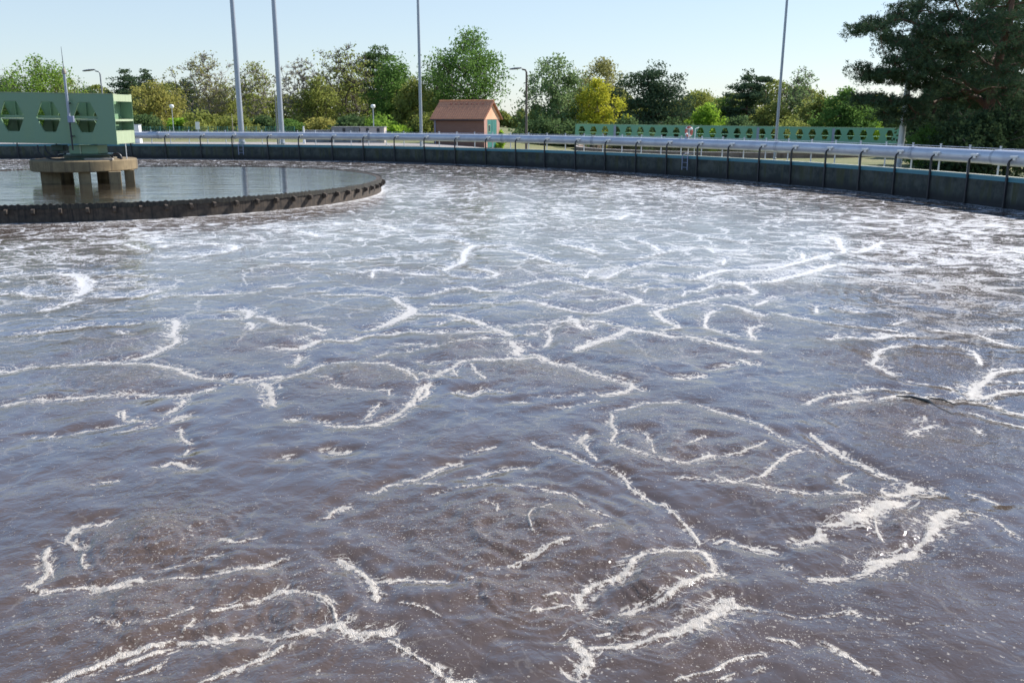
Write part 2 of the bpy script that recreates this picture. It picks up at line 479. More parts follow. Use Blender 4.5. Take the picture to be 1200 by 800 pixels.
# ------------------------------------------------------------------ sludge water with foam
FOAM = """
6:31,686 48,690 75,688 105,684 118,688,9 150,679,7 175,679 200,677 225,675 250,673 290,666 334,654
7:57,640 52,652 56,663 50,676 36,686
6:128,607 118,612 100,614 88,620 79,631 85,636 96,643
4:98,648 95,658 101,666
3:181,668 205,663 230,656 262,649
4:258,630 275,637 290,634 302,630
3:107,726 120,730 145,732 170,731 195,726 215,717 228,710
5:244,717 270,709 296,702,7 330,691,9 352,693,7 375,700 390,714 394,728
9:65,799 82,792 105,785 130,772 160,762 187,754 207,748
6:147,777 170,769 190,761 210,755
10:207,750 242,751 265,747 300,741,7 315,747,7 342,744 367,737,11 395,732,16 412,741,14 440,741,14 464,737,12
6:455,748 482,765 500,775 515,787,10 532,796,14 557,793,8
7:232,801 265,787 300,772 317,765 332,756
4:137,795 170,786 192,775
3:213,740 222,731 229,724
8:397,654 407,660 417,666 430,677,9 437,687,13 442,702,11
4:440,690 455,697
2.5:465,705 485,709 505,715 517,722
5:455,683 472,677 490,680 510,679 526,681
3:545,680 560,675
5:371,607 385,604 392,596 415,591
5:430,576 440,576 457,566 472,567
5:470,561 490,561 505,554 520,545 539,539
4:542,532 562,525 582,521
3:490,567 515,569
5:542,560 562,557 575,551 597,547 618,546
3:505,580 525,574 550,569 575,566 600,570 615,569 632,571 650,575 667,577 677,585 685,594 700,600 716,605
2.5:565,589 582,592 582,600
3:647,592 637,596 624,601 619,610 622,622 627,630
5:598,662 622,652 637,647 647,641 667,636
4:685,624 700,619 716,612
3:572,665 585,666
6:625,715 650,709 670,707 682,709,9 680,695,12 695,684,10 710,679 725,675,9 737,666,11 742,657,9 752,651 765,650 777,644 795,641 812,642 822,641,9 830,649,11 835,660,11 838,668,12 850,671,8
9:838,670 822,676 812,682 795,689 782,699 770,705 750,710 730,716
4:635,699 650,695 667,692
5:803,610 812,622 820,635
4:622,516 637,524 655,527 667,530 677,536 695,546 710,547 722,552 732,559 737,569 750,577 765,586 777,590 790,600 800,609 812,617
8:687,507 681,515 686,523,5 692,530,4 699,538,4
16:669,747 682,760 692,768 678,788
12:690,756 725,755 750,751 775,745 800,739,15 817,730,18 840,717,20 856,701,15
10:848,706 877,711 888,714,5
3:888,714 925,720 950,722 995,716 1010,722 1042,725
9:700,721 715,726
6:697,742 714,739
4:790,797 812,790 837,785 852,775 875,767 897,765
4:840,797 862,787
4:882,786 897,780
4:900,747 925,750 937,755
4:962,750 977,759 995,769 1012,780 1027,787
9:932,635 947,632 967,626
8:965,617 987,614 1005,607,16 1025,597,18 1045,590,20 1060,588,8
12:1045,578 1060,575,15 1075,568,15 1082,572,6
5:945,675 962,676 982,675,9 1010,670 1025,662,20 1035,655,20 1050,651,14 1067,646,11 1080,635,9 1090,627,10 1095,615,15 1107,602,18 1122,596,8
3:1132,600 1162,607 1178,620 1195,632
3:1025,607 1028,622 1035,634
7:837,632 852,629 867,635 885,640 900,642 912,647
5:915,662 930,664
4:710,482 717,485 716,496 722,505 716,516 720,519 740,526 755,532 775,537 790,540 805,539,6 820,536,6 835,532,6 857,530 877,526 897,516
4:720,480 737,476 760,470 780,470 800,469
4:812,470 825,474 840,480 857,484 872,489 887,495 900,502 915,512 930,519 945,524 962,532
6:950,507 960,516 972,522 992,535 1010,541 1025,549 1040,555 1055,560
4:1087,567 1107,577
4:1135,577 1152,582 1167,587
2.5:725,505 750,504 762,515 766,530
3:807,519 825,510
4:790,560 812,561 832,564
4:835,554 845,560 862,564 877,560 890,557 900,551 912,539 925,530 940,526
5:840,564 875,567 900,573 925,575 957,576 982,577 1000,576 1010,580
4:1000,551 985,559 986,566 1000,572
6:507,440,10 530,430 540,424 557,421 580,420 600,418 615,419 632,416 645,422 670,426 687,434 712,441 735,446 741,451 735,456 720,459 702,462
5:741,452 755,456
9:492,437 507,438
7:505,447 492,456 485,467 475,477 460,487 442,494,9 427,497,9 410,497 390,497
4:498,448 500,458 490,468
4:490,446 480,435 470,430 450,425 427,425 410,424 392,424 375,427 360,434 340,440 322,446
7:277,446 300,445 315,442 330,440
7:305,447 315,452 317,462 319,474
3:366,442 380,443 395,446
3:387,449 407,454 430,456 455,457 463,455
3:455,458 457,464
3:445,472 435,482 426,490
5:535,457 550,461 560,457 570,454 580,457 600,459
3:530,431 535,440
3:552,427 560,437 570,445
7:382,527 395,529 410,527
6:334,535 340,534
6:342,489 348,490
4:370,491 385,494
3:600,470 620,470
3:650,477 675,474 700,469
3:632,465 667,464 682,461
8:675,410 685,405 695,400 712,395 727,390 737,386 750,387 770,391 790,395 812,397 832,400 850,404 865,407 880,411 892,410
6:867,420 875,425 892,427
4:862,427 847,429 830,432
6:827,440 807,441 790,441
4:702,374 717,379 732,382 738,386
5:787,359 772,362 770,366 775,371 785,377 797,382 782,385 772,388
4:840,362 830,367 826,377 828,382 840,386 852,390 870,395
5:897,381 880,385 880,392 887,397
5:600,381 617,379 642,379 660,376 675,372,8
4:675,372 676,382,8 690,384 696,380
4:690,377 702,375
4:657,381 642,386 645,395 637,406 625,406
9:598,400 607,407 604,414
5:602,414 632,414
5:622,392 628,389
5:600,351 615,351 637,355 660,360 682,364 705,364 725,359 745,355 750,350,8
4:600,335 625,330 652,327 675,331 695,336 712,339 732,344 747,350
3:635,347 655,342 680,339 700,337
3:675,352 695,351 712,349 735,349
5:750,356 775,356 795,355 815,352 835,356 860,357 882,365 897,369
4:817,352 840,347 865,345 885,344 877,336 862,331 850,329
5:900,350 885,357
7:807,326 825,327 840,329 862,331 900,329
6:817,325 832,320 850,316 870,315 900,316
3:725,317 750,319 770,321 790,324 807,326
3:710,325 722,319 740,312 760,309 790,310 815,310 840,314
3:755,342 760,337 780,337 797,335
3:800,346 805,340 820,340 837,332
3:735,337 747,335 760,330
4:600,292 620,297 632,301 650,307 675,310
3:600,306 625,302
5:662,286 685,290 707,297
3:685,325 692,317 702,314
3:745,302 762,299 780,294 800,290
3:745,280 765,287 775,294
3:835,295 860,296 900,297
3:850,302 847,310
3:725,257 737,251 755,252
3:825,277 845,279 875,283
7:900,330 920,325 937,321 955,316 972,311 985,309 1005,310 1030,311 1060,312 1082,312
5:900,315 922,310 942,305 960,300 977,296 997,295 1010,294 1022,289 1037,282
4:1025,289 1050,290 1075,292
3:942,303 940,295
3:960,304 980,307
4:982,277 985,287 990,294
4:962,322 1005,324 1040,329 1075,331 1095,330
4:900,347 915,350
4:905,365 930,370 962,375 987,379 1010,381 1030,384 1055,387
5:982,360 1012,366
3:957,357 957,366
7:970,395 985,394 1005,394 1027,395 1045,392 1075,392
4:1045,380 1060,375
5:1090,385 1115,387 1145,390 1170,400 1200,405
4:1145,385 1200,384
5:1060,404 1047,405 1037,407 1026,412 1027,421 1022,426 1035,432 1050,439
4:1065,402 1095,404 1120,406 1140,411 1147,420 1150,426
6:1210,429 1182,432 1165,435 1155,445,9 1145,452,10 1140,462,12 1150,465,9 1165,460 1182,456 1210,456
5:1130,467 1140,465
4:1165,446 1210,447
6:1145,470 1165,474 1182,480 1210,487
5:945,471 957,467 975,462 995,460 1012,456 1030,454 1047,455 1065,457
6:975,472 997,469 1020,467 1040,466 1055,462 1075,464 1100,465 1115,469
3:1062,447 1090,450 1132,455
7:1065,507 1077,502 1100,497
4:1070,492 1080,489
4:1132,482 1155,489 1177,495 1205,501
3:1142,500 1152,510
5:0,344 20,342 40,345 62,347 85,347 100,340,9 97,332,9 90,322,9 72,320 50,321 25,322 0,322
3:0,331 17,327 42,326
4:100,340 115,337 135,336 170,335 205,334
4:100,322 107,329 125,331 160,330
3:105,322 130,322 155,322 190,324
5:92,349 110,347 140,347 160,346 177,342 187,339
6:92,350 77,355 62,360 47,363
4:180,350 200,345 225,344 250,344 280,342 300,341
4:-5,367 22,366
4:15,392 37,390 62,386 95,382 110,380 135,380 160,377
3:142,387 147,391 158,391
6:182,375 205,375 205,385 202,392 208,398 195,407 185,411 170,417 155,421
6:0,432 10,434 32,430 50,429 75,427 100,425 125,424 150,425 170,425 190,428 207,432 220,437 232,441 250,442 270,441
6:0,474 25,470 50,468 82,465 105,463 130,463 155,461 182,462 205,462 220,460 240,456 254,452
5:215,466 210,475 192,484
8:200,491 220,485
4:212,500 212,510 222,520
5:215,532 222,524
4:30,511 50,511 67,509
4:85,506 117,500 140,496 160,491,6 145,490 145,480
3:160,494 185,492
3:135,506 160,502 185,496
8:190,545 202,541 225,547
4:105,568 118,564 140,562
9:425,387,4 445,382,6 460,376 472,370,11 485,362 475,357,6 460,347,4
6:485,366 500,367 525,367 547,372 560,376 575,382 590,387 600,393
5:380,397 410,399 430,392 455,390 475,387 505,389 532,387 565,387 587,390
3:512,380 525,375 540,374
4:460,404 485,402 515,404 537,401 550,397 575,395 595,395
3:440,417 455,412 475,411 500,406
3:485,422 510,424 535,421
5:300,370 315,371 322,376 337,379 355,379 372,384 381,387
6:310,405 330,407 350,407,10 365,402,9 375,397
7:352,416 345,426
3:347,400 365,392 380,391
5:262,364 282,361 292,365,8 287,372 260,373
4:290,376 297,382 290,387
4:37,279 75,275 112,274 160,274 175,277
5:37,285 87,285 130,284 170,282 225,285 260,286 277,290 260,295 240,297 210,301 190,301
3:147,285 162,290 172,294
3:192,290 195,285
4:-5,294 20,290 40,285
4:300,266 330,269 360,272 375,277
4:300,267 400,262 437,262 460,267 475,271
4:317,300 350,296 382,293
4:322,309 360,306 387,307 415,304 450,300 490,297 512,296
4:392,320 420,319 437,317,6 455,317 480,321 525,321
3:437,319 436,326
5:520,317 530,311 542,306 545,295 555,287 575,287 600,286
3:495,281 512,279 540,282 555,287
4:525,321 550,325 575,325 582,320 570,315 555,314
4:495,346 515,341 532,337 550,335 565,340 590,339 600,341
5:320,335 335,335
3:356,342 382,340
3:380,345 425,344 462,346 495,346
3:505,355 540,355 570,354 600,354
"""
BOILS = [(640, 436, 1.0), (812, 522, 1.0), (600, 622, 1.3), (425, 437, 1.0), (325, 393, 1.1), (1090, 420, 1.0), (120, 331, 1.2),
         (130, 405, 1.0), (668, 388, .8), (870, 557, .6), (190, 640, .8), (180, 712, .9), (330, 718, .7), (1060, 490, 1.0), (800, 408, 1.2),
         (560, 405, .9), (120, 448, .9), (780, 670, .6), (760, 735, .5), (1040, 620, .8), (700, 345, .9), (860, 375, .9), (460, 320, 1.3),
         (1100, 350, 1.3), (240, 290, 1.3), (860, 335, .8), (330, 320, 1.1), (930, 340, 1.0), (600, 320, 1.2), (700, 270, 1.6), (950, 260, 1.6),
         (500, 260, 1.6), (1130, 300, 1.4), (560, 230, 2), (800, 250, 1.8), (160, 305, 1.2), (1000, 420, .9), (640, 700, .7)]

BUSY = [(1110, 262, 6, 1), (1160, 300, 5, 1), (1090, 330, 3, .9), (1170, 360, 3, .8), (1110, 385, 1.6, .8), (1010, 285, 4, .8), (960, 315, 3, .8), (700, 320, 3, .6),  # foamy spots; those at the right stand in for sun glitter
        (650, 250, 7, .7), (840, 300, 4, .7), (560, 270, 5, .6), (400, 270, 5, .7), (200, 270, 4, .8), (80, 300, 3, .7), (480, 225, 9, .7), (800, 225, 9, .8),
        (1150, 450, 1.0, .7), (1160, 520, 1.2, .5), (1100, 590, .9, .5), (1170, 660, .8, .6), (870, 740, .7, .8), (820, 640, .6, .5), (1010, 720, .5, .7), (660, 350, 1.6, .6), (750, 350, 1.6, .6), (440, 620, .6, .5), (470, 765, .6, .6),
        (100, 340, 2, .6), (930, 480, 1.2, .5), (380, 660, .5, .6), (120, 720, .8, .35), (560, 650, 1.0, .4), (660, 440, 1.2, .3), (760, 500, 1.0, .4)]

def wall_dist(b):
    """distance from the camera to the tank wall along bearing b"""
    dx, dy = math.sin(b), math.cos(b)
    px, py = -TC[0], -TC[1]
    q = px * dx + py * dy
    return -q + math.sqrt(q * q - (px * px + py * py - TR * TR))

def build_water():
    rng = np.random.default_rng(7)
    core = np.arange(-34.0, 34.01, 0.062)
    side = np.arange(34.3, 85, 0.6)
    deg = np.concatenate([-side[::-1], core, side])
    b = np.radians(deg)
    rmax = np.array([wall_dist(x) for x in b]) + 0.12
    rows = 760
    u = np.linspace(0, 1, rows)
    r0 = 2.2
    inv = (1 / r0) + (1 / rmax[None, :] - 1 / r0) * u[:, None]
    R = 1 / inv
    X = R * np.sin(b)[None, :]; Y = R * np.cos(b)[None, :]
    nr, nc = X.shape
    foam = np.full((nr, nc), -3.0, np.float32)
    valley = np.zeros((nr, nc), np.float32)
    def seg(p, q, h0, h1):
        L = max(h0, h1); m = max(4.3 * L, 0.32)
        p = np.array(p); q = np.array(q)
        rr = [np.hypot(*p), np.hypot(*q)]
        lo, hi = min(rr) - m, max(rr) + m
        bb = [math.atan2(p[0], p[1]), math.atan2(q[0], q[1])]
        db = m / max(0.5, min(rr))
        c0 = np.searchsorted(b, min(bb) - db); c1 = np.searchsorted(b, max(bb) + db)
        if c1 <= c0: return
        Rs = R[:, c0:c1]
        ok = np.where((Rs.max(1) > lo) & (Rs.min(1) < hi))[0]
        if not len(ok): return
        a0, a1 = ok[0], ok[-1] + 1
        x = X[a0:a1, c0:c1]; y = Y[a0:a1, c0:c1]
        d = q - p; l2 = max(1e-9, d @ d)
        t = np.clip(((x - p[0]) * d[0] + (y - p[1]) * d[1]) / l2, 0, 1)
        dist = np.hypot(x - p[0] - t * d[0], y - p[1] - t * d[1])
        hw = h0 + (h1 - h0) * t
        sl = foam[a0:a1, c0:c1]
        np.maximum(sl, 1 - dist / hw, out=sl)
        vl = valley[a0:a1, c0:c1]
        np.maximum(vl, np.exp(-(dist / (hw + 0.10)) ** 2) * np.minimum(1, hw / 0.03), out=vl)
    def smooth(pts):
        out = []
        for i in range(len(pts) - 1):
            p0 = np.array(pts[max(i - 1, 0)]); p1 = np.array(pts[i]); p2 = np.array(pts[i + 1]); p3 = np.array(pts[min(i + 2, len(pts) - 1)])
            for k in range(4):
                t = k / 4
                out.append(0.5 * (2 * p1 + (p2 - p0) * t + (2 * p0 - 5 * p1 + 4 * p2 - p3) * t * t + (3 * p1 - p0 - 3 * p2 + p3) * t ** 3))
        out.append(np.array(pts[-1]))
        return out
    for line in FOAM.strip().splitlines():
        w, pts = line.split(':')
        w = float(w)
        P = []
        for s in pts.split():
            c = [float(q) for q in s.split(',')]
            wx, wy = at(c[0], c[1])
            sl = math.sqrt(wx * wx + wy * wy + EYE * EYE)
            pw = c[2] if len(c) > 2 else w
            hw = (0.76 + 0.14 * min(1, sl / 25)) * pw / 2 * sl / F_PX * (1 + 0.35 * (sl / EYE - 1) * 0.5)
            P.append((wx, wy, hw))
        Q = smooth(P)
        for i in range(len(Q) - 1):
            e0 = 0.55 if i == 0 else 1.0
            e1 = 0.55 if i == len(Q) - 2 else 1.0
            seg(Q[i][:2], Q[i + 1][:2], max(0.004, Q[i][2] * e0), max(0.004, Q[i + 1][2] * e1))
    # scum along the foot of the tank wall and round the clarifier
    wa = np.hypot(X - TC[0], Y - TC[1]); ca = np.hypot(X - CC[0], Y - CC[1])
    wob = 0.12 * np.sin(X * 1.7) + 0.1 * np.sin(Y * 2.3 + 1)
    np.maximum(foam, 0.75 - np.abs(TR - wa) / (0.30 + wob * 0.6), out=foam)
    np.maximum(foam, 0.55 - np.abs(ca - CR) / (0.42 + wob), out=foam)
    foam = np.clip(foam, -3, 1)
    busy = np.zeros((nr, nc), np.float32)
    for px, py, s_, w_ in BUSY:
        cx, cy = at(px, py)
        busy = np.maximum(busy, w_ * np.exp(-(((X - cx) ** 2 + (Y - cy) ** 2) / s_ ** 2)))
    # boils
    boil = np.zeros((nr, nc), np.float32)
    rings = np.zeros((nr, nc))
    for px, py, s in BOILS:
        cx, cy = at(px, py)
        rad_ = 0.62 * s * (1 + 0.03 * math.hypot(cx, cy))
        dd_ = np.hypot(X - cx, (Y - cy)) + 0.10 * np.sin(3 * X + px) + 0.10 * np.sin(3.3 * Y + py) + 0.04 * np.sin(11 * X + 7 * Y)
        boil = np.maximum(boil, np.exp(-(dd_ / rad_) ** 2))
        lam_ = 0.17 * s * (1 + 0.02 * math.hypot(cx, cy))
        rings += np.where(R < 26, 0.0042 * lam_ / 0.17 * np.exp(-(dd_ / (1.5 * rad_)) ** 2) * np.sin(dd_ * 2 * PI / lam_), 0)
    # waves: a sum of travelling ripples, none shorter than the local mesh can carry
    sp = np.empty_like(R); sp[1:] = np.abs(R[1:] - R[:-1]); sp[0] = sp[1]
    Z = np.zeros_like(R)
    for i in range(64):
        lam = 0.16 * (1 / 0.16 * 2.4) ** rng.random()
        th = rng.normal(0.5, 0.9) if i % 2 else rng.random() * 2 * PI
        k = 2 * PI / lam
        amp = 0.0018 * lam ** 0.75
        wgt = np.clip((lam / (2.5 * sp)) - 0.6, 0, 1)
        ph = rng.random() * 6.28
        Z += amp * wgt * np.sin(k * (X * math.cos(th) + Y * math.sin(th)) + ph + 0.9 * np.sin(X * 1.3 + i) + 0.9 * np.sin(Y * 1.1 + 2 * i))
    near = np.clip(1.6 - R / 40, 0.3, 1)
    Z *= (0.75 + 1.3 * boil) * np.clip(1.45 - R / 28, 0.6, 1)
    Z += rings + 0.022 * boil * near - 0.028 * valley * near
    lump = 0.6 + 0.4 * np.sin(X * 37 + 2 * np.sin(Y * 29)) * np.sin(Y * 41 + 2 * np.sin(X * 23))
    Z += np.clip(foam + 0.25, 0, 0.8) ** 0.7 * 0.015 * lump * near * np.clip(0.35 / sp / 4, 0, 1)
    verts = np.stack([X, Y, Z], -1).reshape(-1, 3).astype(np.float32)
    i = np.arange(nr * nc).reshape(nr, nc)
    q = np.stack([i[:-1, :-1], i[:-1, 1:], i[1:, 1:], i[1:, :-1]], -1).reshape(-1, 4)
    # leave out what lies well inside the clarifier
    cen = (ca[:-1, :-1] < CR - 0.4).reshape(-1)
    q = q[~cen]
    me = bpy.data.meshes.new('water')
    me.vertices.add(len(verts)); me.vertices.foreach_set('co', verts.ravel())
    me.loops.add(q.size); me.loops.foreach_set('vertex_index', q.ravel().astype(np.int32))
    me.polygons.add(len(q)); me.polygons.foreach_set('loop_start', (np.arange(len(q)) * 4).astype(np.int32))
    me.update(calc_edges=True)
    me.polygons.foreach_set('use_smooth', np.ones(len(q), bool))
    for nm, arr in (('foam', foam), ('boil', boil), ('busy', busy)):
        a = me.attributes.new(nm, 'FLOAT', 'POINT'); a.data.foreach_set('value', arr.astype(np.float32).ravel())
    o = bpy.data.objects.new('water', me); COL.objects.link(o)
    me.materials.append(mat_sludge())
    tag(o, kind='structure')

def mat_sludge():
    t = NT('sludge_water_and_foam')
    foam = t.attr('foam'); boil = t.attr('boil')
    pos = t.tc.outputs['Object']
    # --- foam: traced streaks, eaten away and frayed by noise
    nA = t.noise(5.5, 3, 0.6); nB = t.noise(22, 5, 0.68); nC = t.noise(90, 2, 0.6)
    nD = t.noise(1.7, 2, 0.5)
    fray = t.math('ADD', t.math('MULTIPLY', t.math('SUBTRACT', nA, 0.5), 2.6), t.math('MULTIPLY', t.math('SUBTRACT', nB, 0.5), 3.4))
    fray = t.math('ADD', fray, t.math('MULTIPLY', t.math('SUBTRACT', nC, 0.5), 2.0))
    patchy = t.math('MULTIPLY', t.math('SUBTRACT', nD, 0.42), 1.1)
    busy = t.attr('busy')
    core = t.step(foam, 0.2, 0.8, 0.0, 0.20)
    f1 = t.step(t.math('ADD', t.math('ADD', t.math('ADD', foam, core), fray), patchy), -0.05, 0.40)
    lz = t.noise(2.0, 3, 0.55, dist=1.4)
    lace = t.math('SUBTRACT', 1.0, t.math('DIVIDE', t.math('ABSOLUTE', t.math('SUBTRACT', lz, 0.5)), 0.026))
    lace = t.math('ADD', lace, t.math('MULTIPLY', fray, 0.8))
    lace = t.math('MULTIPLY', t.step(lace, 0.1, 0.8), t.step(foam, -3.0, -1.6, 0.0, 0.9))
    f1 = t.math('MAXIMUM', f1, lace)
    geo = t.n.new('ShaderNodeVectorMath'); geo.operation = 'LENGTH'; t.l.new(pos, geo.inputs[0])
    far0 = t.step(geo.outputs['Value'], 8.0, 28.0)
    # flecks strewn over the surface, denser round the boils and in the lee of streaks
    dens = t.noise(0.55, 3, 0.6)
    vo = t.n.new('ShaderNodeTexVoronoi'); vo.feature = 'F1'; vo.voronoi_dimensions = '2D'
    vo.inputs['Scale'].default_value = 27; t.l.new(t.mapping((1, 1, 1), vec=pos), vo.inputs['Vector'])
    cr = t.n.new('ShaderNodeSeparateColor'); t.l.new(vo.outputs['Color'], cr.inputs[0])
    size = t.math('MULTIPLY', t.math('POWER', cr.outputs[0], 4.0), 0.46)
    nearf = t.step(foam, -3.0, 0.0, 0.0, 0.55)
    keep = t.math('ADD', t.math('ADD', t.math('MULTIPLY', boil, 0.22), t.step(dens, 0.47, 0.68, 0.01, 0.22)), nearf)
    keep = t.math('ADD', keep, t.math('MULTIPLY', busy, 0.25))  # busy spots get more flecks, at the right as painted glitter
    keep = t.math('GREATER_THAN', keep, cr.outputs[1])
    dd = t.math('ADD', vo.outputs['Distance'], t.math('MULTIPLY', t.math('SUBTRACT', t.noise(55, 3, 0.6), 0.5), 1.5))
    f2 = t.math('MULTIPLY', t.math('MULTIPLY', t.step(t.math('SUBTRACT', size, dd), 0.0, 0.10), keep), t.math('ADD', 0.55, t.math('MULTIPLY', far0, 0.25)))
    # tattered rafts of foam on busy water; at the right they imitate sun glitter
    raft = t.math('ADD', t.math('MULTIPLY', t.math('SUBTRACT', t.noise(1.3, 5, 0.62, dist=1.2), 0.5), 5.0), t.math('MULTIPLY', t.math('SUBTRACT', nB, 0.5), 4.0))
    raft = t.math('MULTIPLY', t.step(t.math('ADD', raft, t.math('MULTIPLY', busy, 1.2)), 0.88, 1.3), far0)
    f2 = t.math('MAXIMUM', f2, t.math('MULTIPLY', raft, 0.9))
    # bubble dust by boils and streaks; extra white imitates glitter and brightens far water
    vt = t.n.new('ShaderNodeTexVoronoi'); vt.feature = 'F1'; vt.voronoi_dimensions = '2D'
    vt.inputs['Scale'].default_value = 62; t.l.new(pos, vt.inputs['Vector'])
    ct = t.n.new('ShaderNodeSeparateColor'); t.l.new(vt.outputs['Color'], ct.inputs[0])
    kt = t.math('ADD', t.math('MULTIPLY', boil, 0.22), t.step(foam, -2.6, 0.0, 0.0, 0.62))
    kt = t.math('ADD', t.math('ADD', kt, t.math('ADD', t.math('MULTIPLY', busy, 0.6), t.math('MULTIPLY', far0, 0.26))), t.step(t.noise(0.9, 4, 0.62, dist=0.8), 0.52, 0.68, 0.01, 0.22))
    f6 = t.math('MULTIPLY', t.math('GREATER_THAN', kt, ct.outputs[1]), t.math('MULTIPLY', t.step(t.math('SUBTRACT', t.math('MULTIPLY', ct.outputs[0], 0.45), vt.outputs['Distance']), 0.0, 0.16), t.math('ADD', 0.35, t.math('MULTIPLY', ct.outputs[2], 0.6))))
    f2 = t.math('MAXIMUM', f2, t.math('MULTIPLY', f6, t.math('ADD', 0.8, t.math('MULTIPLY', far0, 0.15))))
    # thin filaments: warped cell edges, mostly in the far half of the tank
    wv = t.n.new('ShaderNodeVectorMath'); wv.operation = 'MULTIPLY_ADD'
    t.l.new(t.noise(0.7, 4, 0.6, color=True), wv.inputs[0]); wv.inputs[1].default_value = (1.5, 1.5, 0)
    t.l.new(pos, wv.inputs[2])
    ve = t.n.new('ShaderNodeTexVoronoi'); ve.feature = 'DISTANCE_TO_EDGE'; ve.voronoi_dimensions = '2D'
    ve.inputs['Scale'].default_value = 0.74; t.l.new(wv.outputs[0], ve.inputs['Vector'])
    far = far0
    lw = t.math('ADD', 0.010, t.math('MULTIPLY', far, 0.024))
    lw = t.math('MULTIPLY', lw, t.step(t.noise(0.45, 3, 0.6), 0.40, 0.56, 0.05, 1.7))
    ln = t.math('SUBTRACT', 1.0, t.math('DIVIDE', ve.outputs['Distance'], t.math('MAXIMUM', lw, 0.0008)))
    f3 = t.step(t.math('ADD', ln, t.math('MULTIPLY', fray, 0.8)), 0.0, 0.7)
    # and loose strands: ridges of a warped noise
    rd = t.noise(0.62, 4, 0.55, dist=0.9)
    rg = t.math('SUBTRACT', 1.0, t.math('DIVIDE', t.math('ABSOLUTE', t.math('SUBTRACT', rd, 0.5)), t.math('ADD', 0.006, t.math('MULTIPLY', far, 0.010))))
    rg = t.math('SUBTRACT', rg, t.step(t.noise(0.8, 3), 0.42, 0.6, 0.0, 1.8))
    f4 = t.step(t.math('ADD', rg, t.math('MULTIPLY', fray, 0.9)), 0.0, 0.8)
    f3 = t.math('MULTIPLY', t.math('MAXIMUM', f3, f4), t.math('ADD', 0.10, t.math('MULTIPLY', far, 0.62)))
    mask = t.math('MAXIMUM', t.math('MAXIMUM', f1, f2), f3)
    # --- the liquid
    sed = t.noise(0.9, 4, 0.6)
    base = t.mix(t.step(sed, 0.35, 0.65), (0.080, 0.055, 0.040), (0.066, 0.046, 0.034))
    base = t.mix(t.math('MULTIPLY', boil, 0.5), base, (0.105, 0.070, 0.048))
    t.val(t.bsdf.inputs['Base Color'], base)
    t.bsdf.inputs['Roughness'].default_value = 0.07
    t.bsdf.inputs['IOR'].default_value = 1.66
    rip1 = t.noise(3.2, 3, 0.55, dist=0.6); rip2 = t.noise(11, 3, 0.6, dist=0.5); rip3 = t.noise(38, 2, 0.6)
    calm = t.step(t.noise(0.5, 2), 0.38, 0.62, 0.12, 0.9)
    act = t.math('ADD', calm, t.math('MULTIPLY', boil, 1.2))
    h = t.math('ADD', t.math('MULTIPLY', rip1, t.math('ADD', 0.8, t.math('MULTIPLY', far0, 1.2))), t.math('MULTIPLY', t.math('MULTIPLY', rip2, act), 0.55))
    h = t.math('ADD', h, t.math('MULTIPLY', t.math('MULTIPLY', rip3, act), 0.12))
    h = t.math('MULTIPLY', h, t.math('SUBTRACT', 1.0, t.math('MULTIPLY', far0, 0.65)))
    hn = t.bump(h, 1.0, 0.019)
    t.l.new(hn, t.bsdf.inputs['Normal'])
    # --- the foam itself: small bubbles
    fb = t.n.new('ShaderNodeBsdfPrincipled')
    tone = t.mix(t.step(nB, 0.35, 0.65), (0.35, 0.31, 0.255), (0.55, 0.505, 0.445))
    bub = t.n.new('ShaderNodeTexVoronoi'); bub.inputs['Scale'].default_value = 120; t.l.new(pos, bub.inputs['Vector'])
    tone = t.mix(t.step(bub.outputs['Distance'], 0.35, 0.75), tone, (0.38, 0.335, 0.29))
    # creamier close in; farther out brightness is put into the froth colour
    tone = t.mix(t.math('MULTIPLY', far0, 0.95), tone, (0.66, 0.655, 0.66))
    t.l.new(tone, fb.inputs['Base Color'])
    fb.inputs['Roughness'].default_value = 0.42
    fb.inputs['IOR'].default_value = 1.5
    hb = t.math('ADD', t.math('MULTIPLY', bub.outputs['Distance'], -0.6), t.math('MULTIPLY', nB, 0.7))
    hb = t.math('ADD', hb, t.math('MULTIPLY', mask, 0.8))
    t.l.new(t.bump(hb, 0.9, 0.012), fb.inputs['Normal'])
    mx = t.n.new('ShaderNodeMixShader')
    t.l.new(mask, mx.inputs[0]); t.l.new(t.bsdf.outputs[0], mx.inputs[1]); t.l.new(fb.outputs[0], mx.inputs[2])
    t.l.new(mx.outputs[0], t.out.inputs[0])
    return t.m
build_water()

# still water of the clarifier and of the second basin
def mat_still(name, base, rough, bumpd):
    t = NT(name)
    t.val(t.bsdf.inputs['Base Color'], base)
    t.bsdf.inputs['Roughness'].default_value = rough; t.bsdf.inputs['IOR'].default_value = 1.85
    h = t.math('ADD', t.noise(1.0, 2, 0.5, t.mapping((0.22, 4.2, 1), (0, 0, 0.06))), t.math('MULTIPLY', t.noise(4, 2), 0.03))
    t.l.new(t.bump(h, 0.6, bumpd), t.bsdf.inputs['Normal'])
    return t.m
def disc(name, C, R, z, mat):
    b = MB()
    n = 96
    vs = [(C[0], C[1], z)] + [(C[0] + R * math.cos(2 * PI * k / n), C[1] + R * math.sin(2 * PI * k / n), z) for k in range(n)]
    b.add(vs, [(0, 1 + k, 1 + (k + 1) % n) for k in range(n)])
    return tag(b.build(name, mat), kind='structure')
disc('clarifier_water', CC, CR - 0.1, CZ - 0.03, mat_still('still_brown_water', (0.03, 0.025, 0.018), 0.02, 0.034))
disc('basin_water', B2, B2R - 0.2, -1.35, mat_still('far_basin_water', (0.05, 0.045, 0.035), 0.05, 0.012))

